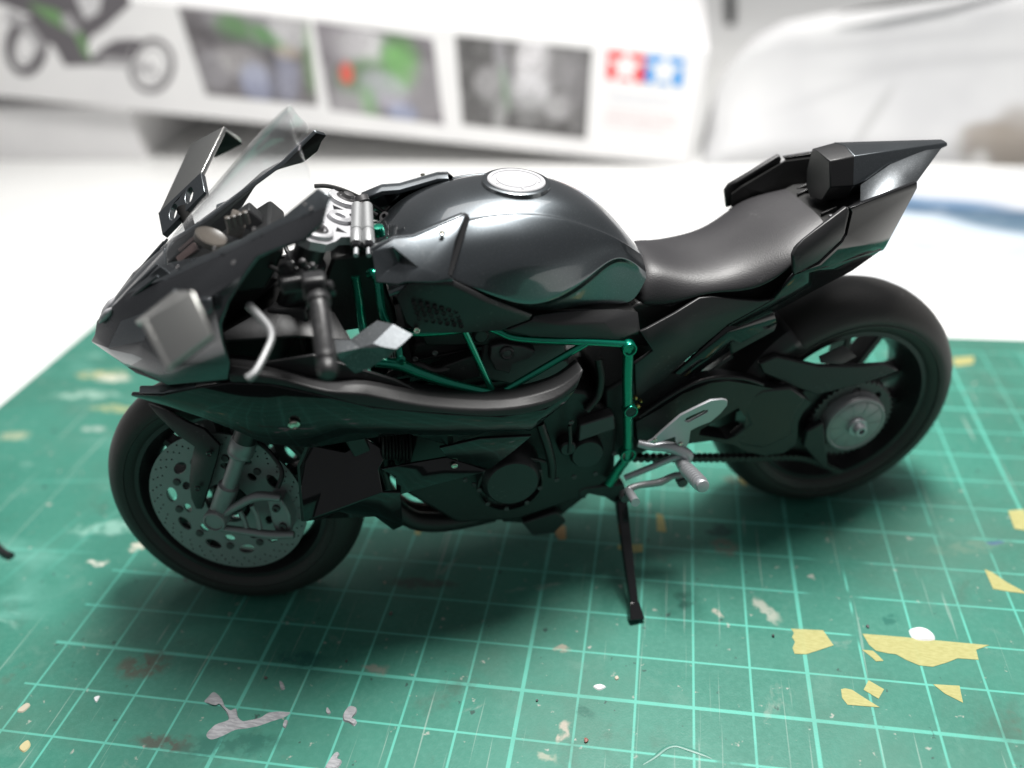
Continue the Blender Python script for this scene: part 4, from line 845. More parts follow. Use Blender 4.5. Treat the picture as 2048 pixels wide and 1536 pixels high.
# hump: octagonal pad in front, pointed tail behind, scoops at its sides
fr8 = [q(7,1172,165,0), q(7,1240,222,3.3), q(7,1262,382,4.3), q(7,1240,462,3.0), q(7,1152,432,0)]
x0 = 11.4
o8 = [(0, 80.0), (3.2, 79.3), (4.4, 74.9), (3.0, 71.9), (0, 71.5)]
f8 = [Vector((x0-0.25*y, y, z)) for y, z in o8]+[Vector((x0-0.25*y, -y, z)) for y, z in reversed(o8[1:4])]
b8 = [Vector((6.2, y*1.12, z+(0.5 if z > 76 else 0))) for y, z in o8]+[Vector((6.2, -y*1.12, z+(0.5 if z > 76 else 0))) for y, z in reversed(o8[1:4])]
n8 = len(f8)
hump = obj('tail_hump', f8+b8, [tuple(range(n8)), tuple(range(2*n8-1, n8-1, -1))]+[(i, (i+1) % n8, (i+1) % n8+n8, i+n8) for i in range(n8)], SATIN, bike, bevel=0.2)
c8 = [Vector((6.3, y*1.13, z+(0.55 if z > 76 else 0))) for y, z in o8]+[Vector((6.3, -y*1.13, z+(0.55 if z > 76 else 0))) for y, z in reversed(o8[1:4])]
t8 = [Vector((-13.4, 0.25*v.y, 78.8+(v.z-76)*0.10)) for v in c8]
V = c8+t8
obj('tail_spike', V, [tuple(range(n8)), tuple(range(2*n8-1, n8-1, -1))]+[(i, (i+1) % n8, (i+1) % n8+n8, i+n8) for i in range(n8)], PAINT, hump, bevel=0.15)
for s in (1, -1):
    sp_ = [Vector((6.8, 8.6, 73.6)), Vector((5.0, 5.0, 75.0)), Vector((-1.0, 3.6, 77.6)), Vector((-9.0, 1.6, 78.7)), Vector((-12.6, 1.0, 78.6)), Vector((-2.6, 9.4, 76.2)), Vector((4.0, 10.8, 75.0))]
    for a in sp_: a.y *= s
    obj('tail_scoop', sp_, [(0, 1, 2, 6), (2, 3, 5, 6), (3, 4, 5)], BLADE, hump, solid=0.5, bevel=0.1)
    V, F = prism_geo([(12.5, 68.5), (8.0, 69.5), (6.0, 71.5), (0, 73.6), (0, 72.2), (6, 69.5), (10, 66.5)], s*1.0, s*9.0); obj('tail_floor', V, F, SATIN, hump, bevel=0.2)
    for i in range(2):
        V, F = box_geo((9.8-1.2*i, s*(4.6+2.4*i), 70.2), 3.0, 0.5, 1.3, Matrix.Rotation(0.35, 3, 'Y')); obj('tail_bracket', V, F, SATIN, hump, bevel=0.12)
V, F = box_geo((10.2, 6.4, 70.2), 0.6, 1.4, 0.3); obj('silver_clip', V, F, SILVER, hump, bevel=0.05)
V, F = prism_geo([(13.0, 69.0), (10, 70.2), (2, 70.0), (-1, 71.0), (-1, 69.6), (4, 66.0), (13, 66.0)], -9, 9); obj('tail_tray', V, F, MATTE, hump, bevel=0.2)
# ---------------------------------------------------------------- rear side panels below the seat
rv = [q(7,120,1245,12.4), q(7,165,1225,12.4), q(7,330,1135,11.4), q(7,480,1042,10.9), q(7,560,1034,10.9), q(7,700,1050,11.2), q(7,840,1062,11.6), q(7,925,1052,11.8), q(7,650,1205,10.4), q(7,420,1400,10.6), q(7,270,1530,11.0), q(5,1890,780,11.4), q(5,1880,560,12.4), q(7,200,1362,13.2), q(7,400,1262,12.2), q(7,185,1340,13.0), q(7,430,1180,11.6)]
pair('rear_side_panel', rv, [(0,1,15),(1,2,16,14,13,15),(2,3,4,16),(4,5,6,8,16),(6,7,8),(16,8,14),(14,8,9,13),(13,9,10,11,12)], SATIN, bike, solid=0.8, bevel=0.2)
pair('panel_lower', [q(7,640,1215,9.6), q(7,930,1135,9.2), q(7,700,1330,9.0), q(7,520,1460,9.2), q(7,430,1530,9.6), q(7,330,1500,10.2), q(7,660,1265,9.6), q(7,745,1305,9.4), q(7,950,1198,8.8)], [(0,6,5),(6,7,2,3),(6,3,4,5),(7,8,2),(0,1,8,7,6)], BLACK, bike, solid=0.6, bevel=0.15)
# ---------------------------------------------------------------- green trellis frame
frame = tube('trellis_frame', [q(5,170,540,14.6), q(5,330,562,15.2), q(5,450,612,15.5), q(5,650,680,15.6), q(5,880,736,15.4), q(5,980,755,15.2)], [0.95, 1.05, 0.95, 0.8, 0.7], GREEN, bike, 14)
frame.name = 'trellis_frame'
def ft(pts, r, n=12):
    for s in (1, -1):
        P = []
        for v in pts: a = Vector(v); a.y *= s; P.append(a)
        tube('frame_tube', P, r, GREEN, frame, n)
P = [q(5,170,540,14.6), q(5,330,562,15.2), q(5,450,612,15.5), q(5,650,680,15.6), q(5,880,736,15.4), q(5,980,755,15.2)]
tube('frame_tube', [Vector((a.x, -a.y, a.z)) for a in P], 0.80, GREEN, frame, 14)
ft([q(5,900,310,13.6), q(5,980,340,13.8), q(5,1080,380,14.0), q(5,1300,400,14.0), q(5,1600,412,13.8), q(5,1810,425,13.4)], 0.62)
ft([q(5,745,310,14.2), q(5,935,722,15.0)], 0.62)
ft([q(5,1000,742,15.0), q(5,1560,418,14.0)], 0.62)
ft([q(5,1840,430,13.2), q(5,1832,650,13.4), q(5,1835,860,13.4), q(5,1832,1140,13.2), q(5,1780,1240,13.0), q(5,1712,1345,12.4)], 0.98, 14)
ft([q(4,845,780,9), q(4,870,950,9.5), q(4,905,1180,10.5), q(5,200,520,13.5)], 0.75)
ft([q(4,940,760,9), q(4,1000,790,10), q(5,300,330,13), q(5,900,310,13.6)], 0.7)
ft([q(5,320,430,13.6), q(5,335,560,15.0)], 0.6)
lathe('frame_bolt', [(0, 0.75), (0.8, 0.7), (0.9, 0.3)], q(5,345,535,15.6), GREEN, frame, (0.2, 0.6, 0.8), 14)
lathe('steering_bolt', [(-1, 1.1), (0, 1.1), (0.5, 0.9), (0.6, 0.3)], q(4,1010,432,2.5), GREEN, frame, (0, 0.1, 1), 18)
for s in (1, -1):
    for (x, y, lat, ro, ri, mm_) in ((1840,448,13.6,1.35,0.95,GREEN), (1848,856,13.8,1.35,1.0,GREEN), (1830,1145,13.4,1.55,1.15,GREEN)):
        c = q(5, x, y, lat); c.y *= s
        lathe('frame_lug', [(-0.8, ro), (0.75, ro), (0.9, ro-0.1), (0.9, ri+0.1), (0.8, ri), (-0.8, ri)], c, mm_, frame, (0, s, 0), 32, closed=True)
        lathe('lug_plug_or_hole', [(-0.6, ri), (0.72 if y == 856 else 0.45, ri), (0.74 if y == 856 else 0.5, ri*0.4)], c, BLACK if y == 856 else BRONZE if y == 1145 else GREEN, frame, (0, s, 0), 24)  # black disc in the middle lug stands in for its dark open hole
    c = q(5, 1830, 1145, 13.4); c.y = s*(c.y+0.45)
    V, F = join(box_geo(c, 1.5, 0.3, 0.3, Matrix.Rotation(0.6, 3, 'Y')), box_geo(c, 0.3, 0.3, 1.5, Matrix.Rotation(0.6, 3, 'Y'))); obj('screw_cross', V, F, BLACK, frame)
# gold sensor behind the upright
for i, (x, y, r) in enumerate(((1880, 772, 0.35), (1915, 792, 0.25), (1895, 826, 0.4))):
    lathe('sensor_tip', [(0, r), (0.8, r), (1.0, r*0.5)], q(5, x, y, 11.6), mat('brass_tip%d' % i, (0.75, 0.55, 0.18), 0.3, 0.9), frame, (0, 1, 0.2), 10)

# ---------------------------------------------------------------- engine
V, F = prism_geo([(92,28),(88,40),(78,46),(66,47),(56,44),(50,36),(50,22),(56,18),(70,15),(82,17)], -11, 11)
eng = obj('engine', V, F, MATTE, bike, bevel=0.8)
obj('cylinder_block', *prism_geo([(90,40),(86,58),(72,60),(68,46),(78,42)], -9.5, 9.5), MATTE, eng, bevel=0.5)
for i in range(5):
    z = 44+i*2.6; obj('cylinder_fin', *prism_geo([(90.8-0.35*i,z),(90.6-0.35*i,z+0.7),(70,z+2.0),(69.6,z+1.3)], -10.2, 10.2), MATTE, eng, bevel=0.1)
obj('supercharger', *prism_geo([(76,50),(74,58),(66,59),(60,56),(59,49),(66,46)], -10.5, 10.5), DGREY, eng, bevel=0.5)
obj('intake_chamber', *prism_geo([(84,58),(82,68),(66,66),(58,60),(60,57),(72,60)], -10, 10), MATTE, eng, bevel=0.8)
def rd(name, k, x, y, lat, prof, m, n=32):
    for s in (1, -1):
        c = q(k, x, y, lat); c.y *= s; lathe(name, prof, c, m, eng, (0, s, 0), n)
rd('clutch_cover', 5, 1075, 1345, 16.5, [(-6, 6.2), (-2.2, 6.0), (-1.6, 5.5), (-0.3, 5.1), (0.1, 4.7), (0.15, 0.1)], SATIN, 48)
rd('clutch_cover_ring', 5, 1060, 1350, 14.6, [(-1, 6.3), (0.2, 6.3), (0.4, 5.9), (-0.6, 5.9)], MATTE, 48)
rd('drive_cover', 5, 1570, 1155, 13.6, [(-4, 3.4), (-0.6, 3.3), (0, 2.9), (0.1, 0.1)], SATIN)
rd('starter_cap', 5, 1442, 1120, 13.8, [(-4, 1.7), (-0.3, 1.6), (0, 1.3), (0.05, 0.1)], SATIN)
rd('throttle_pulley', 5, 1040, 490, 12.6, [(-3, 1.3), (-0.2, 1.25), (0.1, 0.9), (-0.1, 0.7), (0.0, 0.1)], DGREY)
rd('blow_off_cap', 5, 865, 370, 13.2, [(-2, 1.4), (0, 1.35), (0.3, 1.0), (0.3, 0.1)], MATTE)
for a in range(9):
    t = a*2*math.pi/9
    for s in (1, -1):
        c = q(5, 1060, 1350, 14.9); c = Vector((c.x+5.9*math.cos(t), s*c.y, c.z+5.9*math.sin(t))); screw(eng, c, 0.5, DGREY, (0, s, 0), 'case_bolt')
for s in (1, -1):
    f5 = lambda x, y, lat: Vector((lambda v: (v.x, s*v.y, v.z))(q(5, x, y, lat)))
    obj('throttle_body', *ext_geo([f5(930,440,12), f5(1010,420,12), f5(1150,440,12), f5(1230,470,12), f5(1190,520,12), f5(1080,560,12), f5(1060,620,12), f5(960,600,12), f5(920,520,12)], (0, -s*3, 0)), DGREY, eng, bevel=0.3)
    obj('engine_cover_plate', *ext_geo([f5(1520,960,13.2), f5(1745,890,13.4), f5(1755,985,13.4), f5(1510,1070,13.2)], (0, -s*2.5, 0)), DGREY, eng, bevel=0.3)
    obj('engine_head_cover', *ext_geo([f5(540,600,13), f5(840,490,13.2), f5(860,640,13.4), f5(700,680,13.4)], (0, -s*2.5, 0)), MATTE, eng, bevel=0.25)
    tube('coolant_hose', [f5(1255,950,14), f5(1300,1080,14.6), f5(1330,1200,14.6), f5(1335,1290,14)], 0.85, MATTE, eng, 10)
    tube('coolant_hose', [f5(260,640,13), f5(420,560,13.5), f5(560,600,13), f5(700,560,12)], 0.8, MATTE, eng, 10)
    tube('coolant_hose', [f5(1640,520,11), f5(1660,640,11.5), f5(1640,760,11.5), f5(1560,860,12)], 0.75, MATTE, eng, 10)
    tube('wiring_loom', [f5(1450,960,13.4), f5(1455,1060,13.8), f5(1448,1140,13.8)], 0.4, MATTE, eng, 8)
    tube('wiring_loom', [f5(980,1150,14), f5(1150,1170,14.6), f5(1290,1200,14.4)], 0.4, MATTE, eng, 8)
    for x, y in ((1365,1318),(1480,1300),(1620,1278),(860,1390),(820,1350),(760,1320),(1250,1240),(1745,1145),(1460,940),(430,520),(560,480),(1420,520)):
        screw(eng, f5(x, y, 13.6), 0.5, DGREY, (0, s, 0), 'case_bolt')
    # ribbed bellows behind the fairing
    for i in range(9): lathe('bellows_ring', [(-0.2, 2.6), (0, 2.9), (0.25, 2.6)], f5(215+22*i, 1080+2*i, 13.5), MATTE, eng, (0.9, 0, 0.1), 20)
V, F = prism_geo([(74,17),(72.5,13.2),(66,11.2),(60.5,12.2),(52,19),(56,23)], -9, 9); obj('oil_pan', V, F, SATIN, eng, bevel=0.4)
obj('oil_filter_block', *prism_geo([(69,14.5),(67,10.6),(62.5,10.2),(60,13),(62,16)], 4, 11.5), SATIN, eng, bevel=0.35)
ex = tube('exhaust_header', [(93,-3,34), (96,-1,24), (92,2,15.5), (84,3,12.8), (74,3,12.6), (66,2,13.5)], [1.8, 2.0, 2.3, 2.4, 2.2], BRONZE, bike, 18)
tube('exhaust_header', [(93,6,36), (95,7,26), (91,8,18), (84,8,15.2), (74,7,14.5)], [1.6, 1.8, 2.0, 1.9], MATTE, ex, 16)
tube('exhaust_header', [(93,-8,36), (95,-8,26), (91,-7,17), (84,-6,14), (74,-5,13.5)], [1.6, 1.8, 2.1, 2.0], MATTE, ex, 16)
# radiator and inner fairing structure
rad = obj('radiator', *prism_geo([(96.5,26),(97.6,36),(100.6,47),(101,56),(97.5,56),(97.4,48),(94.4,36),(93.4,26)], -15, 15), MATTE, bike, bevel=0.3)
for i in range(10): obj('radiator_fin', *prism_geo([(96.9+0.12*i,28+i*1.8),(97.0+0.12*i,28.5+i*1.8),(96.0+0.12*i,28.5+i*1.8),(95.9+0.12*i,28+i*1.8)], -14.5, 14.5), DGREY, rad)
for s in (1, -1): obj('radiator_shroud', *prism_geo([(109,48),(106,57),(98,57),(98.6,46)], s*8, s*14.5), MATTE, rad, bevel=0.3)
inner = obj('inner_cowl', *prism_geo([(122,62),(112,67),(104,69),(104,57),(112,53),(119,57)], -8.5, 8.5), MATTE, bike, bevel=0.5)
pair('duct_panel', [(118,15.5,62),(102,17.4,63.5),(90,18,57),(84,17.6,52),(86,16.8,48),(102,16.5,52),(116,14.5,54)], [(0,1,5,6),(1,2,3,4,5)], SATIN, bike, solid=0.7, bevel=0.2)
pair('air_duct', [(118,13,66),(104,15,66),(96,14.5,63.5),(98,9,66),(106,8,69)], [(0,1,4),(1,2,3,4)], SATIN, bike, solid=0.6, bevel=0.2)
obj('head_block', *prism_geo([(104,60),(97,74),(90,74),(88,60)], -5.5, 5.5), MATTE, bike, bevel=0.6)
# ---------------------------------------------------------------- swing arm, chain, hugger
def zz(pts, lat, k=8): return [(v.x, v.z) for v in (q(k, x, y, lat) for x, y in pts)]
sa_o = zz([(310,620),(420,560),(560,470),(700,415),(800,405),(900,420),(1000,440),(1150,462),(1235,520),(1190,570),(1165,620),(1160,700),(1150,745),(1090,785),(990,800),(900,780),(820,740),(700,720),(560,740),(420,760),(320,740)], 10.0)
hole = zz([(760,600),(850,545),(890,600),(880,680),(790,715),(640,690),(650,660)], 10.0)
swing = plate('swing_arm', [sa_o, hole], 9.6, 4.2, SATIN, bike, bevel=0.5, seg=3)
hc = [(16,19),(17,30),(10,35),(0,35.6),(-7,32.5),(-9,26),(-7,19.5),(0,16.5),(9,16.8)]
obj('hub_carrier', *prism_geo(hc, 6.0, 8.6), SATIN, swing, bevel=0.5)
rib = q(8, 900, 560, 12)
obj('arm_bulge', *ext_geo([q(8,880,545,11.5), q(8,1000,480,11.9), q(8,1150,465,12.0), q(8,1230,520,12.2), q(8,1165,620,12.4), q(8,1155,720,12.2), q(8,1000,790,12.0), q(8,880,770,11.8), q(8,830,735,11.6), q(8,930,660,11.9)], (0, -2.0, 0)), SATIN, swing, bevel=0.5, seg=3)
obj('axle_block', *ext_geo([q(8,1235,700,12.2), q(8,1320,650,12.4), q(8,1345,870,12.2), q(8,1320,895,12.0), q(8,1215,780,12.0)], (0, -1.6, 0)), SATIN, swing, bevel=0.3)
obj('chain_guard', *ext_geo([q(8,1070,300,9.8), q(8,1300,352,10.4), q(8,1500,352,10.8), q(8,1650,342,11.2), q(8,1722,375,11.4), q(8,1650,405,11.4), q(8,1500,455,11.2), q(8,1290,505,10.9), q(8,1180,470,10.5), q(8,1000,390,10.0), q(8,980,340,9.8)], (0, -1.2, 0)), SATIN, swing, bevel=0.3)
pair('guard_flap', [q(8,1300,300,9.5), q(8,1430,240,9.0), q(8,1500,300,9.6), q(8,1420,345,10.2), q(8,1310,335,10.2)], [(0,1,2,3,4)], SATIN, swing, solid=0.5, bevel=0.15)
obj('swing_pivot_block', *prism_geo([(52,26),(52,42),(44,46),(34,42),(34,30),(44,25)], -9, 9), SATIN, swing, bevel=0.6)
obj('pivot_shock', *prism_geo([(47,40),(44,56),(36,58),(33,44)], -5, 5), MATTE, swing, bevel=0.5)
tube('arm_edge', [q(8,340,620,11.8), q(8,560,478,12.0), q(8,720,418,12.0), q(8,880,415,12.0), q(8,1000,450,12.0)], 0.35, SATIN, swing, 8)
hg = [(-8.2, 21.5), (-8.4, 24.5), (-7.0, 26.6), (-3, 27.8), (0, 28.1), (3, 27.8), (7.0, 26.6), (8.4, 24.5), (8.2, 21.5)]
obj('rear_hugger', *sector(RC, 0, hg, math.radians(12), math.radians(56), 14), SATIN, swing, smooth=True, solid=0.5)
pair('hugger_side', [q(8,820,180,9.2), q(8,1075,125,8.8), q(8,1060,165,9.0), q(8,840,285,9.6), q(8,700,380,10.0), q(8,760,345,9.6), q(8,830,300,9.4)], [(0,1,2,3),(0,3,6),(6,3,4,5)], SATIN, swing, solid=0.5, bevel=0.15)
# chain
cpath = [q(8,250,835,11.2), q(8,420,838,11.2), q(8,650,838,11.2), q(8,900,836,10.6), q(8,1200,834,9.8), q(8,1400,905,9.4)]
upper = [q(8,300,640,10.5), q(8,480,632,10.5), q(8,640,600,10.4)]
gs = []
for pth in (cpath, upper):
    P = smoothpath(pth, 40); acc = 0; last = P[0]
    for i in range(1, len(P)):
        acc += (P[i]-P[i-1]).length
        if acc >= 1.25:
            acc = 0; t = (P[i]-last).normalized(); last = P[i]
            rot = Vector((1, 0, 0)).rotation_difference(t).to_matrix()
            gs.append(lathe_geo([(-0.75, 0.6), (-0.7, 0.72), (0.7, 0.72), (0.75, 0.6)], P[i], (0, 1, 0), 10)); gs.append(box_geo(P[i], 1.4, 1.1, 0.8, rot))
ch = obj('drive_chain', *join(*gs), MATTE, bike)
# ---------------------------------------------------------------- foot control (left side), right side copy simplified
for s in (1, -1):
    f8_ = lambda x, y, lat: Vector((lambda v: (v.x, s*v.y, v.z))(q(8, x, y, lat)))
    hgx = zz([(385,752),(412,738),(470,685),(560,608),(640,568),(718,530),(785,524),(808,530),(806,556),(770,600),(720,642),(650,670),(612,690),(603,752),(588,778),(545,775),(534,752),(530,722),(440,752),(420,762)], 16.0)
    slot = zz([(580,640),(590,622),(680,582),(704,580),(700,592),(600,645)], 16.0)
    V, F = curve_plate([hgx, slot], 0.6); hp = obj('heel_guard', [Vector((v.x, s*(16.0+v.z), v.y)) for v in V], F, GREY if s < 0 else SILVER, bike, bevel=0.1)
    hp['label'] = 'silver heel guard plate with a slot'
    for x, y in ((425,745),(562,765)): screw(hp, f8_(x, y, 16.4), 0.42, CHROME, (0, s, 0))
    br = tube('peg_bracket', [f8_(335,760,14.2), f8_(400,775,15.0), f8_(480,778,15.6), f8_(560,800,16.2), f8_(600,830,16.6), f8_(570,870,17.0)], [0.75, 0.9, 1.1, 1.15, 0.95], SILVER, bike, 12)
    tube('bracket_arm', [f8_(265,945,14.0), f8_(400,890,14.8), f8_(520,840,15.8), f8_(575,830,16.4)], [0.62, 0.6, 0.75], SILVER, br, 10)
    lathe('peg_pivot', [(-1.4, 1.2), (1.2, 1.25), (1.4, 0.8)], f8_(572,872,17.2), SILVER, br, (0, s, 0), 18)
    a = f8_(575,880,17.6); c = f8_(675,985,26.5)
    dd = (c-a).normalized(); ll = (c-a).length; pp = [(0, 0.8), (1.6, 0.9)]
    for i in range(8): t_ = 1.8+(ll-2.2)*i/8; pp += [(t_, 0.95), (t_+0.2, 1.45), (t_+0.45, 1.45), (t_+0.65, 0.95)]
    pp += [(ll-0.1, 1.0), (ll+0.3, 1.25), (ll+0.6, 1.1), (ll+0.7, 0.5)]
    peg = lathe('foot_peg', pp, a, SILVER, br, dd, 18)
    # shift lever
    lv = tube('shift_lever', [f8_(560,935,16.6), f8_(520,935,16.8), f8_(450,968,17.0), f8_(340,985,17.2), f8_(285,1005,17.4)], [0.9, 0.6, 0.75, 0.6, 0.7], GREY, br, 10)
    a = f8_(282,1012,17.2); c = f8_(322,1076,22.0); tube('shift_pedal', [a, c], [0.85, 0.85], SILVER, br, 14)
    lathe('lever_end', [(-0.8, 1.0), (0.8, 1.0), (0.95, 0.6)], f8_(265,1042,17.0), DGREY, br, (0, s, 0), 14)
    lathe('lever_joint', [(-0.9, 1.0), (0.9, 1.0), (1.0, 0.5)], f8_(565,960,17.0), DGREY, br, (0, s, 0), 14)
# ---------------------------------------------------------------- kick stand
ks0 = q(9,1290,400,11.5); gk = ground(1272, 1243); kb = BMI @ (gk-BO); kb0 = kb.copy()
def bar(name, p0, p1, w0, w1, d0, d1, m, parent, **k):
    p0, p1 = Vector(p0), Vector(p1); t = (p1-p0).normalized(); u = t.cross(Vector((0, 1, 0))).normalized(); v = t.cross(u); V = []
    for p, a, b_ in ((p0, w0, d0), (p1, w1, d1)):
        for s1, s2 in ((-1, -1), (1, -1), (1, 1), (-1, 1)): V.append(p+u*(s1*a/2)+v*(s2*b_/2))
    return obj(name, V, [(3, 2, 1, 0), (4, 5, 6, 7), (0, 1, 5, 4), (1, 2, 6, 5), (2, 3, 7, 6), (3, 0, 4, 7)], m, parent, **k)
knee = ks0+(kb-ks0)*0.86
ks = bar('kickstand', ks0, knee, 2.3, 1.6, 1.7, 1.4, BLACK, bike, bevel=0.25)
tip = kb+Vector((0, 0, 0.3))
bar('stand_foot', knee+Vector((0, -0.2, 0.3)), tip, 1.9, 3.0, 1.5, 2.2, BLACK, ks, bevel=0.25)
obj('stand_bracket', *ext_geo([q(9,1045,360,11.2), q(9,1080,340,11.2), q(9,1310,315,11.6), q(9,1335,380,11.8), q(9,1325,440,11.8), q(9,1270,440,11.6), q(9,1200,395,11.4), q(9,1100,375,11.2), q(9,1085,405,11.2), q(9,1050,400,11.2)], (0, -2.2, 0)), SATIN, ks, bevel=0.3)
screw(ks, q(9,1312,392,12.2), 0.7, DGREY, (0, 1, 0), 'pivot_bolt')
obj('stand_rib', *tube_geo([ks0+(knee-ks0)*0.1+Vector((0.1, 0.75, 0)), ks0+(knee-ks0)*0.95+Vector((0.1, 0.6, 0))], 0.22, 8), BLACK, ks, smooth=True)
# ---------------------------------------------------------------- steering: top clamp, bars, damper
tz = 77.2; tt = (tz-SQ.z)/math.cos(RAKE); tcn = SQ+SAX*tt; vf = Vector((math.cos(RAKE), 0, math.sin(RAKE)))
hf = [(0,3.9),(2.6,3.3),(5.2,4.1),(8.0,4.9),(10.6,4.5),(12.2,2.9),(12.4,0.9),(11.2,-1.2),(8.8,-2.0),(6.4,-2.2),(4.2,-3.8),(2.0,-5.0),(0,-5.2)]
ol = [hf+[(-a, b_) for a, b_ in reversed(hf[1:-1])], circle(0, 0, 2.1, 24)]
for s in (1, -1): ol += [[(s*3.0,1.8),(s*5.0,2.6),(s*4.9,0.6)], [(s*3.2,-0.6),(s*5.2,-0.9),(s*4.0,-2.6)], [(s*5.9,2.9),(s*6.4,1.0),(s*5.8,0.2)]]
V, F = curve_plate(ol, 1.5)
tc = obj('top_clamp', [tcn+Vector((0, 1, 0))*v.x+vf*v.y+SAX*v.z for v in V], F, CLAMP, bike, bevel=0.25, st=True)
tc['label'] = 'pale silver upper fork clamp with triangular cut-outs'
lathe('stem_nut', [(-1, 2.0), (1.4, 1.95), (1.8, 1.5), (1.5, 0.9), (0.6, 0.8)], tcn, CLAMP, tc, SAX, 24)
for s in (1, -1):
    lathe('clamp_collar', [(0.3, 3.0), (1.5, 2.95), (1.7, 2.6), (1.6, 2.3)], tcn+Vector((0, s*8.75, 0))+vf*1.6, CLAMP, tc, SAX, 28)
    V, F = box_geo(tcn+Vector((0, s*9.2, 0))+vf*4.0+SAX*1.0, 1.4, 5.0, 0.7); obj('clamp_rib', V, F, CLAMP, tc, bevel=0.2)
    V, F = box_geo(tcn+Vector((0, s*2.8, 0))-vf*3.6+SAX*1.0, 1.0, 3.0, 0.8); obj('clamp_rib', V, F, CLAMP, tc, bevel=0.2)
lb = tcn-SAX*13; obj('lower_clamp', *join(box_geo(lb+vf*1.2, 6.5, 24, 2.6), box_geo(lb+vf*3.8, 2.4, 9, 2.2)), SATIN, bike, bevel=0.5, st=True)
for s in (1, -1):
    T_ = lambda v: Vector((v.x, s*v.y, v.z))
    # clip-on ring, bar, grip
    fx = Vector((99.0, s*8.75, 72.8)); hb = lathe('handlebar_clamp', [(-1.6, 3.0), (-1.3, 3.2), (1.3, 3.2), (1.6, 3.0)], fx, SATIN, bike, SAX, 24, st=True)
    g0 = Vector((93.2, s*20.5, 73.4)); g1 = Vector((88.9, s*33.0, 67.3)); gd = (g1-g0).normalized(); fl_ = (g1-g0).length
    tube('bar_tube', [fx+Vector((0, s*2.5, 0)), g0, g0+gd*3], 1.0, SATIN, hb, 12)
    gr = lathe('grip', [(1.2, 1.55), (1.5, 1.75), (2.6, 1.75), (2.9, 1.4), (3.6, 1.35), (fl_-2.4, 1.32), (fl_-2.1, 1.5), (fl_-1.2, 1.5), (fl_-0.9, 1.2), (fl_-0.3, 1.45), (fl_+1.0, 1.4), (fl_+1.5, 1.0)], g0, SATIN, hb, gd, 24)
    for i in range(4):
        a = i*math.pi/2; u_ = gd.cross(Vector((0, 0, 1))).normalized(); v_ = gd.cross(u_)
        obj('grip_rib', *tube_geo([g0+gd*4+(u_*math.cos(a)+v_*math.sin(a))*1.32, g0+gd*(fl_-2.6)+(u_*math.cos(a)+v_*math.sin(a))*1.3], 0.14, 6), SATIN, hb, smooth=True)
    obj('switch_box', *box_geo(g0+gd*-0.8+Vector((0.3, 0, 0.2)), 3.6, 4.0, 3.6, Matrix.Rotation(s*0.35, 3, 'Z')), SATIN, hb, bevel=0.7, seg=3)
    lathe('switch_knob', [(0, 0.7), (0.9, 0.6), (1.1, 0.3)], g0+gd*-0.2+Vector((-1.5, 0, 0.6)), SATIN, hb, (-1, 0.2*s, 0.4), 12)
    obj('lever_perch', *box_geo(g0+Vector((4.2, -s*2.5, 0.4)), 4.4, 3.2, 2.4, Matrix.Rotation(s*0.5, 3, 'Z')), SATIN, hb, bevel=0.6, seg=3)
    lathe('perch_knob', [(-1, 1.2), (1.3, 1.2), (1.6, 0.8)], g0+Vector((5.4, -s*3.4, 1.6)), SATIN, hb, (0, 0, 1), 16)
    lp_ = [T_(q(2,1240,190,19.5,True)), T_(q(2,1300,250,21.5,True)), T_(q(2,1385,350,24.5,True)), T_(q(2,1400,430,27,True)), T_(q(2,1355,540,30,True)), T_(q(2,1285,670,33,True)), T_(q(2,1225,722,34,True))]
    lev = tube('lever', lp_, [0.75, 0.65, 0.6, 0.52, 0.5, 0.5, 0.6], GREY, hb, 10)
    tube('control_cable', [g0+Vector((5.2, -s*4.2, 0.4)), g0+Vector((9, -s*8, 0.5)), Vector((107, s*5, 72)), Vector((100, s*2, 66))], 0.4, MATTE, hb, 8)
    # small clutter: banjo bolts, springs
    for k_, (x, y, lat) in enumerate(((380,690,15), (460,675,14), (500,730,16), (530,705,15), (410,735,16), (600,850,19), (670,885,20), (340,820,17))):
        v = T_(q(4, x, y, lat, True)); lathe('fitting', [(-0.6, 0.55), (0.4, 0.55), (0.6, 0.35), (0.65, 0.1)], v, DGREY if k_ % 2 else BLACK, hb, (0.2, s*0.5, 0.9), 10)
tube('throttle_cable', [q(4,545,118,-9,True), q(4,640,118,-10,True), q(4,760,150,-10,True), q(4,900,215,-11,True), q(4,1010,280,-12,True), q(4,1090,340,-12,True)], 0.38, MATTE, tc, 8)
tube('throttle_cable', [q(4,640,190,-7,True), q(4,760,215,-8,True), q(4,860,250,-8,True), q(4,1000,330,-9,True)], 0.38, MATTE, tc, 8)
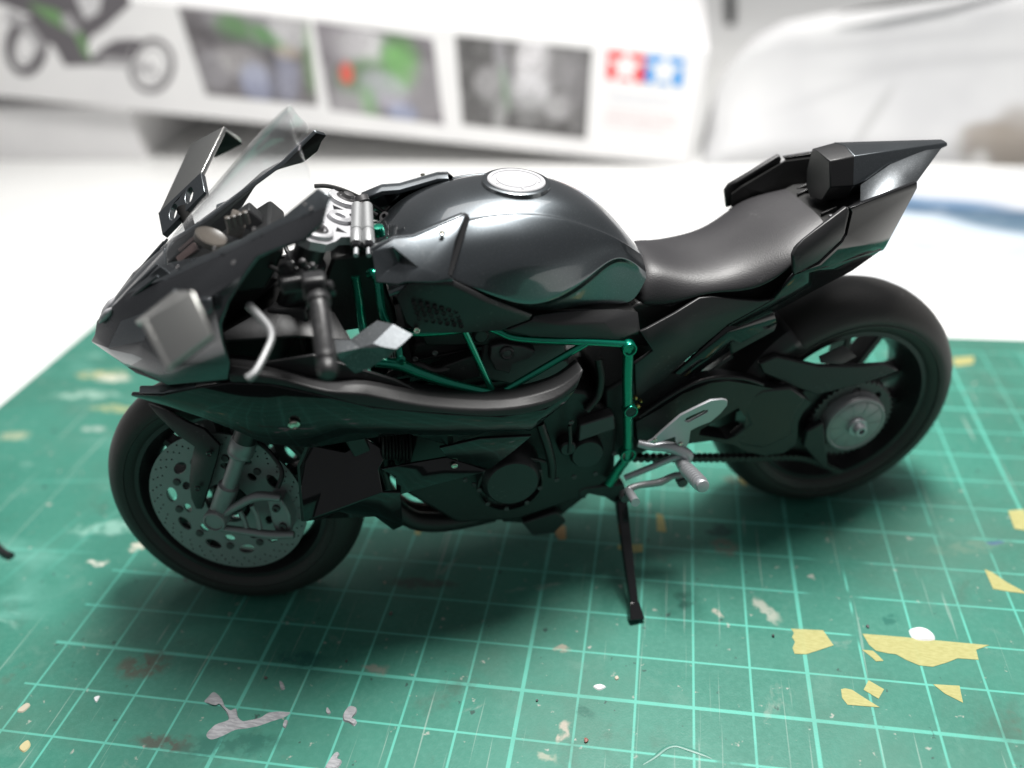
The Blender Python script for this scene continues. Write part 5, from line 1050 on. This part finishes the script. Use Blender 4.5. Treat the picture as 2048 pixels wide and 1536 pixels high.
# steering damper: two little cylinders across the clamp
for x0_, x1_ in ((858, 850), (928, 940)):
    a = q(4, x0_, 262, -5.0, True); c = q(4, x1_, 548, 6.5, True); d_ = (c-a).normalized(); ln = (c-a).length
    dm = lathe('steering_damper', [(0, 0.7), (0.2, 0.98), (ln*0.66, 0.98), (ln*0.67, 0.85), (ln*0.69, 0.85), (ln*0.7, 1.02), (ln*0.97, 1.02), (ln, 0.8)], a, GREY, tc, d_, 20)
    lathe('damper_end', [(ln*0.97, 0.9), (ln*1.08, 0.85), (ln*1.1, 0.4)], a, BLACK, tc, d_, 16); lathe('damper_rod', [(ln*1.08, 0.4), (ln*1.25, 0.4)], a, SILVER, tc, d_, 12)
e = q(4, 890, 220, -6.5, True); lathe('damper_eye', [(-0.5, 1.3), (0.5, 1.3), (0.5, 0.7), (-0.5, 0.7)], e, DGREY, tc, (0.4, -0.5, 0.8), 20, closed=True)
e = q(4, 1060, 345, -9, True); lathe('damper_eye', [(-0.4, 0.9), (0.4, 0.9), (0.4, 0.5), (-0.4, 0.5)], e, DGREY, tc, (0.4, 0.6, 0.6), 20, closed=True)
a = q(4, 1078, 185, -25, True); c = q(4, 1230, 310, -21, True); d_ = (c-a).normalized()
lathe('brake_reservoir', [(1.5, 0.5), (0.15, 0.62), (0, 0.75), (0, 1.0), (0.3, 1.1), (8, 1.1)], a, SATIN, tc, d_, 20)
# ---------------------------------------------------------------- instruments behind the screen
dash = obj('dashboard', *prism_geo([(122,71),(112,76.5),(106,79.5),(104,77),(108,71)], -8, 8), MATTE, bike, bevel=0.5)
lathe('dial', [(-0.6, 2.6), (0.3, 2.6), (0.5, 2.4), (0.35, 2.2), (0.3, 0.05)], q(1,960,1010,3.0), DIALM, dash, (-0.5, 0.1, 0.85), 32)
obj('display_screen', *box_geo(q(1,1150,915,1.0)+Vector((0, 0, 0.2)), 2.4, 6.0, 2.2, Matrix.Rotation(-0.5, 3, 'Y')), DIALM, dash, bevel=0.3)
obj('dash_hood', *ext_geo([q(1,1150,800,-3), q(1,1240,740,-3), q(1,1345,835,-3), q(1,1300,900,-3), q(1,1160,880,-3)], (0, 3.2, 0)), MATTE, dash, bevel=0.3)
for i in range(4):
    v = q(1,1090+42*i,905-14*i,4.0); lathe('dash_post', [(-1, 0.5), (1.2, 0.45), (1.3, 0.2)], v, DIALM, dash, (0, 0.2, 1), 10)
pair('dash_bracket', [q(1,700,1150,1.5), q(1,830,1040,1.5), q(1,860,1090,3), q(1,720,1190,2.4)], [(0,1,2,3)], BRONZE, dash, solid=0.5)
# inner floor of the nose so that nothing is see-through
obj('nose_floor', *prism_geo([(128,66),(120,70),(110,73),(106,71),(112,66),(124,64)], -5, 5), MATTE, bike, bevel=0.3)
